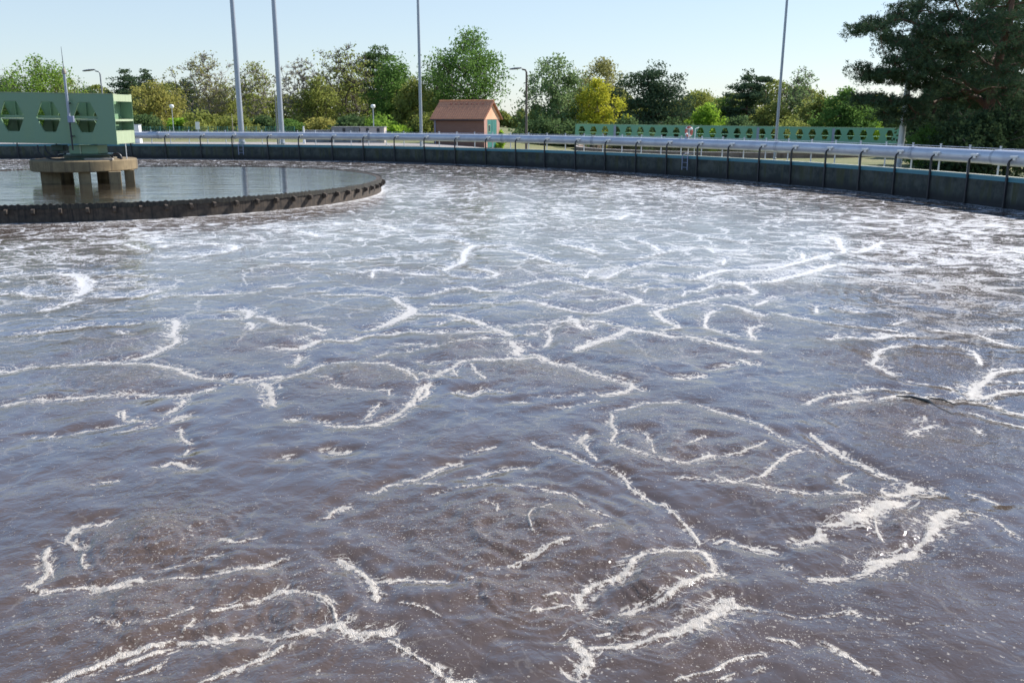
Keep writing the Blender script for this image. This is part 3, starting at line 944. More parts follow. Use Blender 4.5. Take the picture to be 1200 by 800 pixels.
# ------------------------------------------------------------------ tank wall, coping
A0, A1 = rad(-40), rad(150)
WT = 1.2
tw = empty('tank_wall', (TC[0], TC[1] + TR, 0), 'long curved grey concrete wall of the big round tank, teal band along its top', 'tank wall')
def wall_part(mb, name, mat, **k):
    o = mb.build(name, mat, tw, **k); o.matrix_parent_inverse = Matrix.Translation(tw.location).inverted(); return o
def local(o, parent):
    """parts built in world coordinates, hung under a thing that stands elsewhere"""
    o.parent = parent
    o.matrix_parent_inverse = (Matrix.Translation(parent.location) @ parent.rotation_euler.to_matrix().to_4x4()).inverted()
    return o
b = MB(); b.arc(TC, [(TR, -1.2), (TR, WT - 0.19), (TR + 0.30, WT - 0.19), (TR + 0.30, -1.2)], A0, A1, 190)
local(b.build('wall', M['wall'], smooth=True), tw)
b = MB(); b.arc(TC, [(TR - 0.02, WT - 0.188), (TR - 0.02, WT - 0.02), (TR + 0.06, WT - 0.02), (TR + 0.06, WT - 0.188)], A0, A1, 190)
local(b.build('coping_band', M['coping'], smooth=True), tw)['label'] = 'teal painted band along the wall top'
b = MB(); b.arc(TC, [(TR + 0.062, WT - 0.188), (TR + 0.062, WT), (TR + 0.34, WT), (TR + 0.34, WT - 0.188)], A0, A1, 190)
local(b.build('coping', M['coping_top'], smooth=True), tw)

def pol(r, a, z): return Vector((TC[0] + r * math.sin(a), TC[1] + r * math.cos(a), z))
def ang_px(px, r=TR, z=1.2):
    """angle round the tank of the point of radius r, height z seen in column px"""
    lo, hi = rad(-35), rad(140)
    def col(a):
        p = pol(r, a, z); d = p.y * CP - (p.z - EYE) * SP
        return 600 + F_PX * p.x / d if d > 0.1 else 9999
    for _ in range(60):
        m = (lo + hi) / 2
        if col(m) < px: lo = m
        else: hi = m
    return lo

# the big pipe round the tank
PRr, PZ, PR = TR + 0.30, 1.885, 0.275
pp = empty('ring_pipe', pol(PRr, ang_px(600), PZ), 'thick grey metal pipe running all along above the curved tank wall', 'pipe')
n = 200
for (pa, pb) in ((A0, A1),):
    b = MB(); b.tube([pol(PRr, pa + (pb - pa) * k / n, PZ) for k in range(n + 1)], PR, 20)
    local(b.build('pipe_body', M['pipe'], smooth=True), pp)
fl = [157, 186, 275, 434, 590, 696, 912, 1071, 1168]
for px in fl:
    a = ang_px(px, PRr, PZ); da = 0.10 / PRr
    b = MB(); b.tube([pol(PRr, a - da, PZ), pol(PRr, a + da, PZ)], PR + 0.022, 20)
    local(b.build('pipe_collar', M['pipe_edge'], smooth=True), pp)
# wider sleeve section at the right
a0, a1 = ang_px(1169, PRr, PZ), ang_px(1260, PRr, PZ)
b = MB(); b.tube([pol(PRr, a0 + (a1 - a0) * k / 12, PZ) for k in range(13)], PR + 0.03, 20)
local(b.build('pipe_sleeve', M['pipe'], smooth=True), pp)

# supports of the pipe: dark post on the inner wall face, bracket arm, pale clamp cap
def make_support():
    t = empty('pipe_support', (0, 0, 0), 'dark steel post on the tank wall holding the thick grey pipe', 'pipe support', 'dark posts carrying the pipe along the tank wall')
    # local frame: x along the wall, -y towards the tank centre
    b = MB(); b.box((0, -0.075, 0.66), (0.075, 0.08, 2.12)); b.build('post', M['dark_steel'], t, bevel=0.008)
    b = MB(); b.tube([(0, -0.075, 1.70), (0.03, -0.085, 1.79), (0.14, -0.06, 1.88)], [0.045, 0.04, 0.03], 8); b.build('bracket_arm', M['dark_steel'], t, smooth=True)
    b = MB(); b.box((0.19, 0.0, 1.96), (0.34, 0.16, 0.09)); b.box((0.2, -0.03, 1.88), (0.14, 0.06, 0.12)); b.build('clamp_cap', M['bolt'], t, bevel=0.015)
    return t
sup = make_support()
spx = [-20, 20, 66, 112, 153, 193.5, 235, 272, 313.5, 350, 389, 425.5, 462, 497, 533, 569, 604, 638, 674, 709, 745, 781, 817, 853, 889.5, 927, 967, 1007.5, 1048.5, 1090, 1134, 1180]
sang = [ang_px(p, TR - 0.075, 1.2) for p in spx]
step_a = sang[-1] - sang[-2]
for k in range(3): sang.append(sang[-1] + step_a)
for i, a in enumerate(sang):
    o = sup if i == 0 else copy_tree(sup)
    o.location = pol(TR, a, 0)
    o.rotation_euler = (0, 0, -a)

# railing outside the pipe
rl = empty('railing', pol(TR + 0.5, ang_px(600), 0.2), 'thin post and wire railing just behind the thick grey pipe', 'railing')
RR = TR + 0.5
ra = ang_px(-10, RR, 1.8)
rstep = 1.62 / RR
rend = rad(125)
k = 0
while ra < rend and k < 98:
    p = pol(RR, ra, 0)
    b = MB(); b.box((p.x, p.y, 1.23), (0.05, 0.05, 2.1), -ra); b.box((p.x, p.y, 2.30), (0.075, 0.075, 0.03), -ra)
    local(b.build('post', M['galv'], ), rl)
    ra += rstep; k += 1
for z in (1.75, 2.22):
    a0 = ang_px(-10, RR, 1.8)
    b = MB(); b.tube([pol(RR, a0 + (ra - rstep - a0) * i / 150, z) for i in range(151)], 0.012, 5)
    local(b.build('rail', M['galv'], smooth=True), rl)

# ladders on the wall
def ladder(px, label, lit):
    a = ang_px(px, TR, 1.0)
    t = empty('ladder', pol(TR, a, 0), label, 'ladder', 'ladders on the tank wall', -a)
    m = M['ladder_blue']
    for s in (-1, 1):
        b = MB(); b.box((s * 0.21, -0.13, 0.80), (0.05, 0.035, 0.86)); b.box((s * 0.21, -0.07, 1.1), (0.03, 0.12, 0.03))
        b.tube([(s * 0.21, -0.12, 1.22), (s * 0.21, -0.08, 1.30), (s * 0.21, 0.36, 1.33)], 0.016, 6)
        b.build('side_rail', m, t)
    for z in (0.52, 0.80, 1.08):
        b = MB(); b.tube([(-0.21, -0.13, z), (0.21, -0.13, z)], 0.018, 6); b.build('rung', m, t)
    if lit:
        for s in (-1, 1):
            b = MB(); b.tube([(s * 0.24, 0.36, 1.2), (s * 0.24, 0.36, 2.72), (s * 0.24, 0.66, 2.80)], 0.025, 6)
            b.build('grab_pole', M['white'], t, smooth=True)
ladder(283, 'short grey ladder on the wall below the two thick grey masts', False)
ladder(804.5, 'short blue-grey ladder with white grab poles in front of the long green girder', True)
# life buoy beside the ladder
a = ang_px(806.5, TR + 0.6, 2.5)
t = empty('life_buoy', pol(TR + 0.62, a, 2.55), 'small faded red and white life buoy hanging at the ladder grab poles', 'life buoy', rz=-a)
b = MB(); b.tube([(0.23 * math.cos(q), 0.03, 0.23 * math.sin(q) * 1.1) for q in [2 * PI * i / 20 for i in range(21)]], 0.07, 8, False); b.build('ring', M['red'], t, smooth='all')
b = MB()
for q in (0.6, 2.2, 3.8, 5.4):
    b.tube([(0.23 * math.cos(q + e), 0.03, 0.25 * math.sin(q + e)) for e in (-0.18, 0, 0.18)], 0.078, 8, True)
b.build('band', M['white'], t, smooth='all')

# ------------------------------------------------------------------ clarifier ring
cl = empty('clarifier_ring', (CC[0], CC[1], 0), 'low round sludge-stained concrete wall of the calm inner basin, knobs along its outside', 'basin wall')
b = MB(); b.arc(CC, [(CR - 0.22, -0.8), (CR - 0.22, CZ - 0.02), (CR, CZ - 0.015), (CR, -0.8)], 0, 2 * PI, 160, True)
local(b.build('wall', M['ring'], smooth=True), cl)
# toothed weir plate on the outer face
b = MB(); rngt = random.Random(3)
nt = 760
vs = []; fs = []
for k in range(nt):
    a = 2 * PI * k / nt
    zt = CZ + (0.03 if k % 2 else -0.012) + rngt.uniform(-0.018, 0.018)
    for r in (CR + 0.012, CR + 0.03):
        vs.append((CC[0] + r * math.sin(a), CC[1] + r * math.cos(a), CZ - 0.16 + rngt.uniform(-0.02, 0.02)))
        vs.append((CC[0] + r * math.sin(a), CC[1] + r * math.cos(a), zt))
for k in range(nt):
    q = (k + 1) % nt
    i, j = 4 * k, 4 * q
    fs += [(i, j, j + 1, i + 1), (i + 2, i + 3, j + 3, j + 2), (i + 1, j + 1, j + 3, i + 3), (i, i + 2, j + 2, j)]
b.add(vs, fs)
local(b.build('weir_plate', M['weir']), cl)
# brackets with sludge crust along the outside
rngb = random.Random(11)
nb = 92
for k in range(nb):
    a = 2 * PI * k / nb + 0.01
    # only those that face the camera side
    if not (rad(75) < (a % (2 * PI)) < rad(275)): continue
    r = CR + 0.03
    def P(dr, da, z): return (CC[0] + (r + dr) * math.sin(a + da / CR), CC[1] + (r + dr) * math.cos(a + da / CR), z)
    b = MB()
    w = 0.05
    b.prism([(0, 0.26), (0.17, 0.34), (0.17, 0.45), (0, 0.49)], lambda u, z: P(u, -w, z), lambda u, z: P(u, w, z))
    br = local(b.build('bracket', M['ring']), cl)
    b = MB()
    for q in range(5):
        c = P(0.10 + rngb.uniform(0.02, 0.14), rngb.uniform(-0.08, 0.08), 0.48 - q * 0.06 + rngb.uniform(-0.03, 0.03))
        s = rngb.uniform(0.035, 0.085)
        M2 = Matrix.Translation(c) @ Matrix.Rotation(rngb.random() * 3, 4, 'Z') @ Matrix.Rotation(rngb.random() * 2, 4, 'X')
        b.lathe([(0.2 * s, -s), (0.8 * s, -0.5 * s), (s, 0.1 * s), (0.7 * s, 0.7 * s), (0.15 * s, s)], n=7)
        nn = 7 * 5 + 14
        for i in range(len(b.v) - nn, len(b.v)): b.v[i] = tuple(M2 @ Vector(b.v[i]))
    o = b.build('crust', M['crust'], smooth='all')
    o.parent = br; o.matrix_parent_inverse = (Matrix.Translation(cl.location)).inverted()

# ------------------------------------------------------------------ platform in the clarifier
pl = empty('platform', (-19.5, 42.0, CZ - 0.05), 'round weathered concrete platform on stub columns in the calm basin', 'platform')
PC = (-19.5, 42.0)
b = MB(); b.lathe([(2.20, 1.08), (2.24, 1.12), (2.24, 1.53), (2.20, 1.57)], (PC[0], PC[1], 0), 56)
local(b.build('slab', M['plat'], smooth=True), pl)
for px, Yc, wx, wy in [(60, 40.75, 0.80, 0.45), (99.5, 40.35, 0.48, 0.5), (135, 40.65, 0.50, 0.62), (152, 41.9, 0.42, 0.6), (78, 43.4, 0.6, 0.5), (122, 43.5, 0.6, 0.5)]:
    b = MB(); b.box((place(px, 208, Yc).x, Yc, 0.25), (wx, wy, 1.68), 0.40)
    local(b.build('column', M['plat'], bevel=0.02), pl)

# ------------------------------------------------------------------ green girder bridge
def girder(root, length, hgt, wid, sp, hw, hh, flat, zc, first, mat, thin=0.02, detail=True):
    """two web plates with hexagonal holes; local x runs from 0 (right end) to -length, y = 0 near plate, y = wid far plate"""
    def web(y, name):
        b = MB()
        xs = [-(first + i * sp) for i in range(int((length - first - hw / 2 - 0.2) / sp) + 1)]
        # panels between hole centres: build each cell as polygon pieces above/below and beside the hole
        th = thin
        cells = []
        edges = [0.0] + [(xs[i] + xs[i + 1]) / 2 for i in range(len(xs) - 1)] + [-length]
        for i, cx in enumerate(xs):
            r_, l_ = edges[i], edges[i + 1]
            top, bot = hgt, 0.0
            T, B = zc + hh / 2, zc - hh / 2
            R_, L_ = cx + hw / 2, cx - hw / 2
            pr, pq = cx + flat / 2, cx - flat / 2
            polys = [
                [(l_, bot), (r_, bot), (r_, zc), (R_, zc), (pr, B), (pq, B), (L_, zc), (l_, zc)],
                [(l_, zc), (L_, zc), (pq, T), (pr, T), (R_, zc), (r_, zc), (r_, top), (l_, top)],
            ]
            for p in polys:
                vs = [(u, y, w) for u, w in p] + [(u, y + th, w) for u, w in p]
                n_ = len(p)
                fs = [tuple(range(n_)), tuple(range(2 * n_ - 1, n_ - 1, -1))]
                for q in range(n_):
                    # faces on the rim of the hole and the outside
                    a_, c_ = p[q], p[(q + 1) % n_]
                    inner = (abs(a_[1] - zc) < 1e-6 and abs(c_[1] - zc) < 1e-6) or (abs(a_[0] - c_[0]) < 1e-6 and a_[0] not in (0.0, -length))
                    if inner: continue
                    fs.append((q, (q + 1) % n_, n_ + (q + 1) % n_, n_ + q))
                b.add(vs, fs)
        o = b.build(name, mat, root)
        if not detail: return
        for cx in xs:
            s = MB()
            T, B = zc + hh / 2, zc - hh / 2
            out = [(cx + hw / 2, zc), (cx + flat / 2, T), (cx - flat / 2, T), (cx - hw / 2, zc), (cx - flat / 2, B), (cx + flat / 2, B)]
            for q in range(6):
                p0, p1 = out[q], out[(q + 1) % 6]
                inn = lambda p, k=0.97: (cx + (p[0] - cx) * k, zc + (p[1] - zc) * k)
                a_, c_ = inn(p0), inn(p1)
                y0, y1 = (y + th, y + th + 0.035) if y < wid / 2 else (y - 0.035, y)
                s.add([(p0[0], y0, p0[1]), (p1[0], y0, p1[1]), (p1[0], y1, p1[1]), (p0[0], y1, p0[1]),
                       (a_[0], y0, a_[1]), (c_[0], y0, c_[1]), (c_[0], y1, c_[1]), (a_[0], y1, a_[1])],
                      [(0, 1, 2, 3), (4, 7, 6, 5), (0, 4, 5, 1), (3, 2, 6, 7)])
            s.build('hole_rim', mat, o)
        # vertical stiffeners on the inside, between the holes
        for i in range(len(xs) - 1):
            v = MB()
            m_ = (xs[i] + xs[i + 1]) / 2
            yy = y + th + 0.05 if y < wid / 2 else y - 0.05
            v.box((m_, yy, hgt / 2), (0.06, 0.09, hgt - 0.1))
            v.build('stiffener', mat, o)
    web(0.0, 'web_plate')
    if detail: web(wid - thin, 'web_plate')
    return root

br = empty('scraper_bridge', (-17.45, 40.9, 2.19), 'large green girder bridge with hexagonal holes standing on the round concrete platform', 'bridge')
BW, BH = 1.9, 2.13
br.location.z = place(134, 169, 40.9).z
girder(br, 34.0, BH, BW, 1.63, 1.12, 1.31, 0.52, 1.12, 1.30, M['green'])
br.rotation_euler = (0, rad(0.9), rad(-1.0))
L = 34.0
b = MB()
for y in (0.10, BW - 0.10): b.box((-L / 2, y, BH + 0.012), (L, 0.24, 0.02))
b.build('top_flange', M['cream'], br)
b = MB(); b.box((-L / 2, 0.10, -0.012), (L, 0.24, 0.02)); b.box((-L / 2, BW - 0.10, -0.012), (L, 0.24, 0.02)); b.build('bottom_flange', M['green'], br)
b = MB(); b.box((-L / 2 - 0.15, BW / 2, 1.02), (L - 0.4, BW - 0.3, 0.05)); b.build('walkway', M['cream'], br)
b = MB(); b.box((-L / 2 - 0.2, 0.24, 1.12), (L - 0.5, 0.05, 0.10)); b.box((-L / 2 - 0.2, BW - 0.24, 1.12), (L - 0.5, 0.05, 0.10)); b.build('kick_rail', M['green'], br)
# open end: beams, shelf, recessed bulkhead
yc = BW / 2
b = MB(); b.box((-0.06, yc, BH - 0.15), (0.12, BW - 0.06, 0.30)); b.build('end_beam', M['cream'], br)
b = MB(); b.box((-0.06, yc, 0.29), (0.12, BW - 0.06, 0.56)); b.build('end_beam', M['cream'], br)
b = MB(); b.box((-0.12, yc, 1.02), (0.24, BW - 0.06, 0.09)); b.build('end_shelf', M['cream'], br)
b = MB(); b.box((-0.55, yc, BH / 2), (0.03, BW - 0.06, BH - 0.1)); b.build('bulkhead', M['green'], br)
b = MB()
for i in range(1, 18): b.box((-0.6 - i * 1.8, yc, BH - 0.12), (0.08, BW - 0.1, 0.10)); b.box((-0.6 - i * 1.8, yc, 0.3), (0.08, BW - 0.1, 0.12))
b.build('cross_beam', M['green'], br)

# pedestal under the bridge
pd = empty('pedestal', (-19.3, 41.9, 1.57), 'dark green steel pivot pedestal between the girder bridge and the concrete platform', 'pedestal')
b = MB(); b.lathe([(1.12, 0.0), (1.12, 0.05), (0.95, 0.06), (0.95, 0.18)], n=40); b.build('base_plate', M['green_dark'], pd, smooth=True)
b = MB(); b.lathe([(1.18, 0.185), (1.18, 0.235)], n=40); b.build('slew_ring', M['green_dark'], pd, smooth=True)
b = MB(); b.box((-0.25, -0.05, 0.43), (0.5, 1.1, 0.38)); b.box((0.42, -0.1, 0.43), (0.75, 1.0, 0.38)); b.build('column', M['green'], pd, bevel=0.02)
b = MB(); b.box((0.02, -0.615, 0.43), (0.07, 0.03, 0.36)); b.build('sunlit_strip', M['cream'], pd)  # pale strip painted as the sunlit part of the column
b = MB(); b.box((-1.1, -0.2, 0.50), (0.55, 0.5, 0.26)); b.build('drive_box', M['green_dark'], pd, bevel=0.03)

# antenna-like instrument pole clamped to the near web
ant = empty('instrument_pole', (-19.35, 40.72, 2.0), 'thin grey-blue instrument pole with a fine whip, clamped to the near bridge side', 'pole')
z0 = 0.1
b = MB(); b.tube([(0, 0, 0.0), (0, 0, 1.35)], 0.035, 8); b.build('lower_tube', M['dark_steel'], ant, smooth=True)
b = MB(); b.tube([(0, 0, 1.3), (0, 0, 3.25)], 0.06, 8); b.build('tube', M['pole'], ant, smooth=True)
b = MB(); b.lathe([(0.05, 3.2), (0.085, 3.24), (0.085, 3.36), (0.03, 3.46)], n=12); b.build('knob', M['crust'], ant, smooth=True)
b = MB(); b.tube([(0, 0, 3.4), (0, 0, 4.35)], [0.02, 0.008], 6); b.build('whip', M['lamp_grey'], ant, smooth=True)
b = MB(); b.box((0.07, 0.0, 1.32), (0.26, 0.14, 0.28)); b.build('junction_box', M['ladder_blue'], ant, bevel=0.02)
b = MB(); b.box((0, 0.09, 2.0), (0.14, 0.14, 0.05)); b.box((0, 0.09, 0.6), (0.14, 0.14, 0.05)); b.build('clamp', M['dark_steel'], ant)

# hoses hanging from the bridge down to the platform
for i, (pts, lab) in enumerate([
    ([(-20.9, 40.75, 2.2), (-20.8, 40.6, 1.9), (-20.5, 40.6, 1.68), (-20.1, 40.7, 1.61), (-19.8, 40.8, 1.61)], 'black hose sagging from the bridge onto the platform, the lower of two'),
    ([(-20.6, 40.8, 2.2), (-20.5, 40.7, 1.95), (-20.2, 40.7, 1.76), (-20.0, 40.8, 1.78), (-19.8, 41.0, 1.83)], 'black hose looping from the bridge to the pedestal, the upper of two')]):
    b = MB()
    P = [Vector(p) for p in pts]; Q = []
    for k in range(len(P) - 1):
        p0, p1, p2, p3 = P[max(k - 1, 0)], P[k], P[k + 1], P[min(k + 2, len(P) - 1)]
        for j in range(6):
            t_ = j / 6
            Q.append(0.5 * (2 * p1 + (p2 - p0) * t_ + (2 * p0 - 5 * p1 + 4 * p2 - p3) * t_ ** 2 + (3 * p1 - p0 - 3 * p2 + p3) * t_ ** 3))
    Q.append(P[-1])
    b.tube(Q, 0.035, 8)
    tag(b.build('hose', M['cable'], smooth=True), lab, 'hose')
b = MB(); b.box((-18.25, 40.75, 1.612), (1.2, 0.22, 0.08), 0.1)
tag(b.build('plank', M['crust'], bevel=0.01), 'pale timber plank lying on the edge of the round concrete platform', 'plank')
b = MB(); b.tube([(-17.75 + 0.22 * math.cos(q), 41.4 , 1.60 + max(0, 0.24 * math.sin(q))) for q in [PI * i / 10 for i in range(11)]], 0.045, 8)
b.tube([(-17.7, 41.4, 1.66), (-17.48, 41.3, 1.62)], 0.05, 8)
tag(b.build('hook', M['dark_steel'], smooth=True), 'dark bent steel hook on the right edge of the concrete platform', 'hook')
b = MB(); b.tube([(-17.38, 41.6, 1.58), (-17.38, 41.6, 2.24)], 0.018, 6)
tag(b.build('rod', M['white'], smooth=True), 'thin white rod standing on the right edge of the platform', 'rod')

# ------------------------------------------------------------------ far girder over the second basin
p0 = place(1056, 150.5, 134); p1 = place(674, 145.5, 143)
L2 = math.hypot(p0.x - p1.x, p0.y - p1.y)
fb = empty('girder_bridge', (p0.x, p0.y, p0.z - 2.36), 'long flat green girder with a row of hexagonal holes, in front of the trees', 'bridge', rz=math.atan2(p0.y - p1.y, p0.x - p1.x))
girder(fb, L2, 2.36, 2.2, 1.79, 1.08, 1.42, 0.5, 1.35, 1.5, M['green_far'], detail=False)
b = MB()
for y in (0.10, 2.1): b.box((-L2 / 2, y, 2.372), (L2, 0.24, 0.02))
b.build('top_flange', M['cream'], fb)
b = MB(); b.box((-L2 / 2, 1.1, 1.15), (L2 - 0.6, 1.7, 0.05)); b.build('walkway', M['green_far'], fb)
for x in (-0.02, -L2 + 0.02):
    b = MB(); b.box((x, 1.1, 1.18), (0.03, 2.16, 2.3)); b.build('end_plate', M['green_far'], fb)
fb.rotation_euler.y = math.atan2(p1.z - p0.z, L2)
for x in (-9.3, -20.0, -30.4, -41.2):
    b = MB(); b.box((x, -0.03, 1.15), (0.35, 0.05, 2.2)); b.build('splice_plate', M['pole'], fb)
for x in (-1.2, -L2 + 1.2):
    b = MB(); b.box((x, 1.1, -0.10), (1.4, 1.6, 0.18)); b.build('bogie', M['green_dark'], fb)
bw = empty('basin_wall', (B2[0], B2[1], -1.7), 'low brownish round wall of a second basin below the long green girder', 'basin wall')
b = MB(); b.arc(B2, [(B2R - 0.3, -2.5), (B2R - 0.3, -1.09), (B2R, -1.09), (B2R, -2.5)], 0, 2 * PI, 120, True)
local(b.build('wall', M['basin_conc'], smooth=True), bw)
b = MB(); b.arc(B2, [(B2R - 0.36, -1.088), (B2R - 0.36, -0.98), (B2R + 0.06, -0.98), (B2R + 0.06, -1.088)], 0, 2 * PI, 120, True)
local(b.build('coping', M['pale_conc'], smooth=True), bw)

# ------------------------------------------------------------------ tall masts
def mast(px, pbase, ptop, Y, rb, rt, height, label, mat, tilt=0.0, flange=True):
    p = place(px, pbase, Y)
    z = ground_z(p.x, p.y)
    t = empty('mast', (p.x, p.y, z), label, 'mast', 'tall masts around the tank')
    b = MB(); b.tube([(0, 0, 0), (0, 0, height * 0.5), (0, 0, height)], [rb, (rb + rt) / 2, rt], 14); b.build('shaft', mat, t, smooth=True)
    b = MB(); b.lathe([(rb * 1.7, 0.0), (rb * 1.7, 0.06)], n=16); b.build('base_flange', mat, t)
    b = MB(); b.lathe([(rb * 1.02, 0.8), (rb * 1.12, 0.82), (rb * 1.12, 0.92), (rb * 1.0, 0.94)], n=14); b.build('collar', mat, t)
    t.rotation_euler = (0, tilt, 0)
mast(283.5, 166, 0, 86, 0.27, 0.12, 26, 'thick grey-blue mast, left of a close pair, with a thin pole right beside it', M['pole'])
mast(330.5, 166, 0, 82, 0.25, 0.12, 26, 'thick grey-blue mast, right one of a close pair behind the tank wall', M['pole'])
mast(493.5, 156, 0, 96, 0.165, 0.11, 28, 'thin straight grey mast just left of the brick shed', M['pole'])
mast(910, 150, 0, 92, 0.145, 0.10, 28, 'thin grey mast leaning slightly, behind the middle of the long green girder', M['pole'], rad(0.6))
mast(1055, 168, 0, 74, 0.27, 0.14, 22, 'pale tapered mast at the right end of the long green girder, rising into the pine', M['pole_pale'], rad(1.2))

# ------------------------------------------------------------------ lamps
def lamp(px, ptop, Y, r, label, mat, head='arm', side=-1, armlen=1.4):
    top = place(px, ptop, Y)
    z = ground_z(top.x, top.y)
    h = top.z - z
    t = empty('street_lamp', (top.x, top.y, z), label, 'street lamp', 'lamps around the plant')
    if head == 'arm':
        b = MB(); b.tube([(0, 0, 0), (0, 0, h - 0.25), (side * 0.12, 0, h - 0.02), (side * 0.5, 0, h + 0.06)], [r, r * 0.8, r * 0.7, r * 0.6], 8); b.build('pole', mat, t, smooth=True)
        s = MB(); s.lathe([(0.02, -0.5), (0.14, -0.4), (0.2, 0.0), (0.15, 0.4), (0.05, 0.5)], n=12)
        m = Matrix.Translation((side * (0.45 + armlen / 2), 0, h + 0.13)) @ Matrix.Rotation(rad(96) * side, 4, 'Y') @ Matrix.Scale(0.55, 4, (1, 0, 0)) @ Matrix.Scale(armlen, 4, (0, 0, 1))
        s.v = [tuple(m @ Vector(q)) for q in s.v]
        s.build('lamp_head', M['lamp_grey'], t, smooth=True)
    else:
        b = MB(); b.tube([(0, 0, 0), (0, 0, h - 0.3)], [r, r * 0.7], 8); b.build('pole', mat, t, smooth=True)
        b = MB(); b.lathe([(0.1, h - 0.35), (0.26, h - 0.25), (0.30, h), (0.22, h + 0.12), (0.02, h + 0.16)], n=14); b.build('lamp_head', M['white'], t, smooth=True)
lamp(117, 84, 100, 0.10, 'grey street lamp with a drooping head above the green bridge', M['lamp_grey'])
lamp(617, 82, 100, 0.13, 'dark brown street lamp right of the brick shed', M['brown_pole'], side=-1)
lamp(201, 124, 125, 0.06, 'short lamp with a white globe head among the yellow-green bushes', M['galv'], 'globe')
lamp(437, 124, 120, 0.08, 'short lamp with a white globe head behind the grey concrete blocks', M['galv'], 'globe')
# thin poles
def thin_pole(px, pb_, pt_, Y, r, label, mat):
    p = place(px, pt_, Y); z = ground_z(p.x, p.y)
    b = MB(); b.tube([(p.x, p.y, z), (p.x, p.y, p.z)], [r, r * 0.55], 8)
    t = b.build('thin_pole', mat, smooth=True)
    tag(t, label, 'pole')
thin_pole(273, 152, 56, 100, 0.07, 'thin grey pole close to the left thick mast', M['galv'])
thin_pole(271.5, 152, 133, 108, 0.06, 'short tan post at the foot of the left thick mast', M['crust'])
thin_pole(322, 150, 107, 96, 0.09, 'short grey pole just left of the right thick mast', M['lamp_grey'])
thin_pole(355.5, 153, 148, 108, 0.16, 'short white bollard-like post beside the low dark blocks', M['white'])

# ------------------------------------------------------------------ brick shed
def shed():
    Y = 108.0
    c = place(567, 158, Y)           # near right corner foot
    z = ground_z(c.x, c.y)
    rz = rad(-25)
    t = empty('brick_shed', (c.x, c.y, z), 'small brown brick shed with red tiled gable roof and teal door', 'shed', rz=rz)
    L_, D_, H_ = 6.7, 4.2, 3.25 - z + 0.0
    # x from 0 to -L_, y from 0 to D_
    b = MB(); b.box((-L_ / 2, D_ / 2, H_ / 2), (L_, D_, H_)); b.build('wall', M['brick'], t)
    rise = 1.75; ov = 0.35
    def fr(x): return lambda y, zz: (x, y, zz)
    b = MB(); b.prism([(0.02, H_), (D_ - 0.02, H_), (D_ / 2, H_ + rise - 0.06)], fr(-0.05), fr(0.03)); b.build('gable', M['gable'], t)
    b = MB(); b.prism([(0.02, H_), (D_ - 0.02, H_), (D_ / 2, H_ + rise - 0.06)], fr(-L_), fr(-L_ + 0.08)); b.build('gable', M['gable'], t)
    sl = rise / (D_ / 2)
    prof = [(-ov, H_ - ov * sl), (D_ / 2, H_ + rise), (D_ + ov, H_ - ov * sl), (D_ + ov, H_ - ov * sl + 0.14), (D_ / 2, H_ + rise + 0.15), (-ov, H_ - ov * sl + 0.14)]
    b = MB(); b.prism(prof, fr(0.28), fr(-L_ - 0.28)); rf = b.build('roof', M['tiles'], t)
    b = MB(); b.tube([(0.3, D_ / 2, H_ + rise + 0.15), (-L_ - 0.3, D_ / 2, H_ + rise + 0.15)], 0.11, 8); b.build('ridge', M['tiles'], rf)
    b = MB()
    for k in range(7):
        x = -0.95 - k * 0.70
        y = D_ / 2 - 0.42; zz = H_ + rise + 0.15 - 0.42 * sl
        b.prism([(y - 0.16, zz - 0.12), (y + 0.1, zz + 0.1), (y - 0.14, zz + 0.04)], fr(x - 0.09), fr(x + 0.09))
    b.build('vent_tile', M['verge'], rf)
    b = MB(); b.prism([(p[0], p[1] - 0.02) for p in prof[:3]] + [(p[0], p[1] - 0.03) for p in prof[3:]], fr(0.282), fr(0.31)); b.build('verge_board', M['verge'], rf)
    # brick piers and lintel round the door, on the right-hand gable end
    for y in (0.42, 3.72):
        b = MB(); b.box((0.015, y + 0.02, H_ / 2), (0.05, 0.80, H_ - 0.01)); b.build('pier', M['trim_brick'], t)
    b = MB(); b.box((0.02, D_ / 2, H_ - 0.1), (0.06, D_ + 0.02, 0.28)); b.build('lintel', M['gable'], t)
    b = MB(); b.box((0.012, D_ / 2 , (H_ - 0.26) / 2), (0.04, 2.48, H_ - 0.26)); dr = b.build('door', M['teal_door'], t)
    b = MB(); b.box((0.04, D_ / 2, (H_ - 0.3) / 2), (0.02, 0.03, H_ - 0.3)); b.build('door_seam', M['green_dark'], dr)
    b = MB(); b.box((0.045, 1.35, 2.2), (0.03, 0.5, 0.85)); fw = b.build('window', M['cream'], dr)
    b = MB(); b.box((0.066, 1.35, 2.2), (0.02, 0.36, 0.7)); b.build('pane', M['glass'], dr)
    b = MB(); b.tube([(-L_ + 0.25, -0.07, 0), (-L_ + 0.25, -0.07, H_ - 0.4), (-L_ + 0.25, -0.25, H_ - 0.15)], 0.07, 8); b.build('downpipe', M['ladder_blue'], t)
    b = MB(); b.tube([(0.2, -ov - 0.05, H_ - ov * sl - 0.02), (-L_ - 0.2, -ov - 0.05, H_ - ov * sl - 0.02)], 0.08, 8); b.build('gutter', M['dark_steel'], t)
shed()

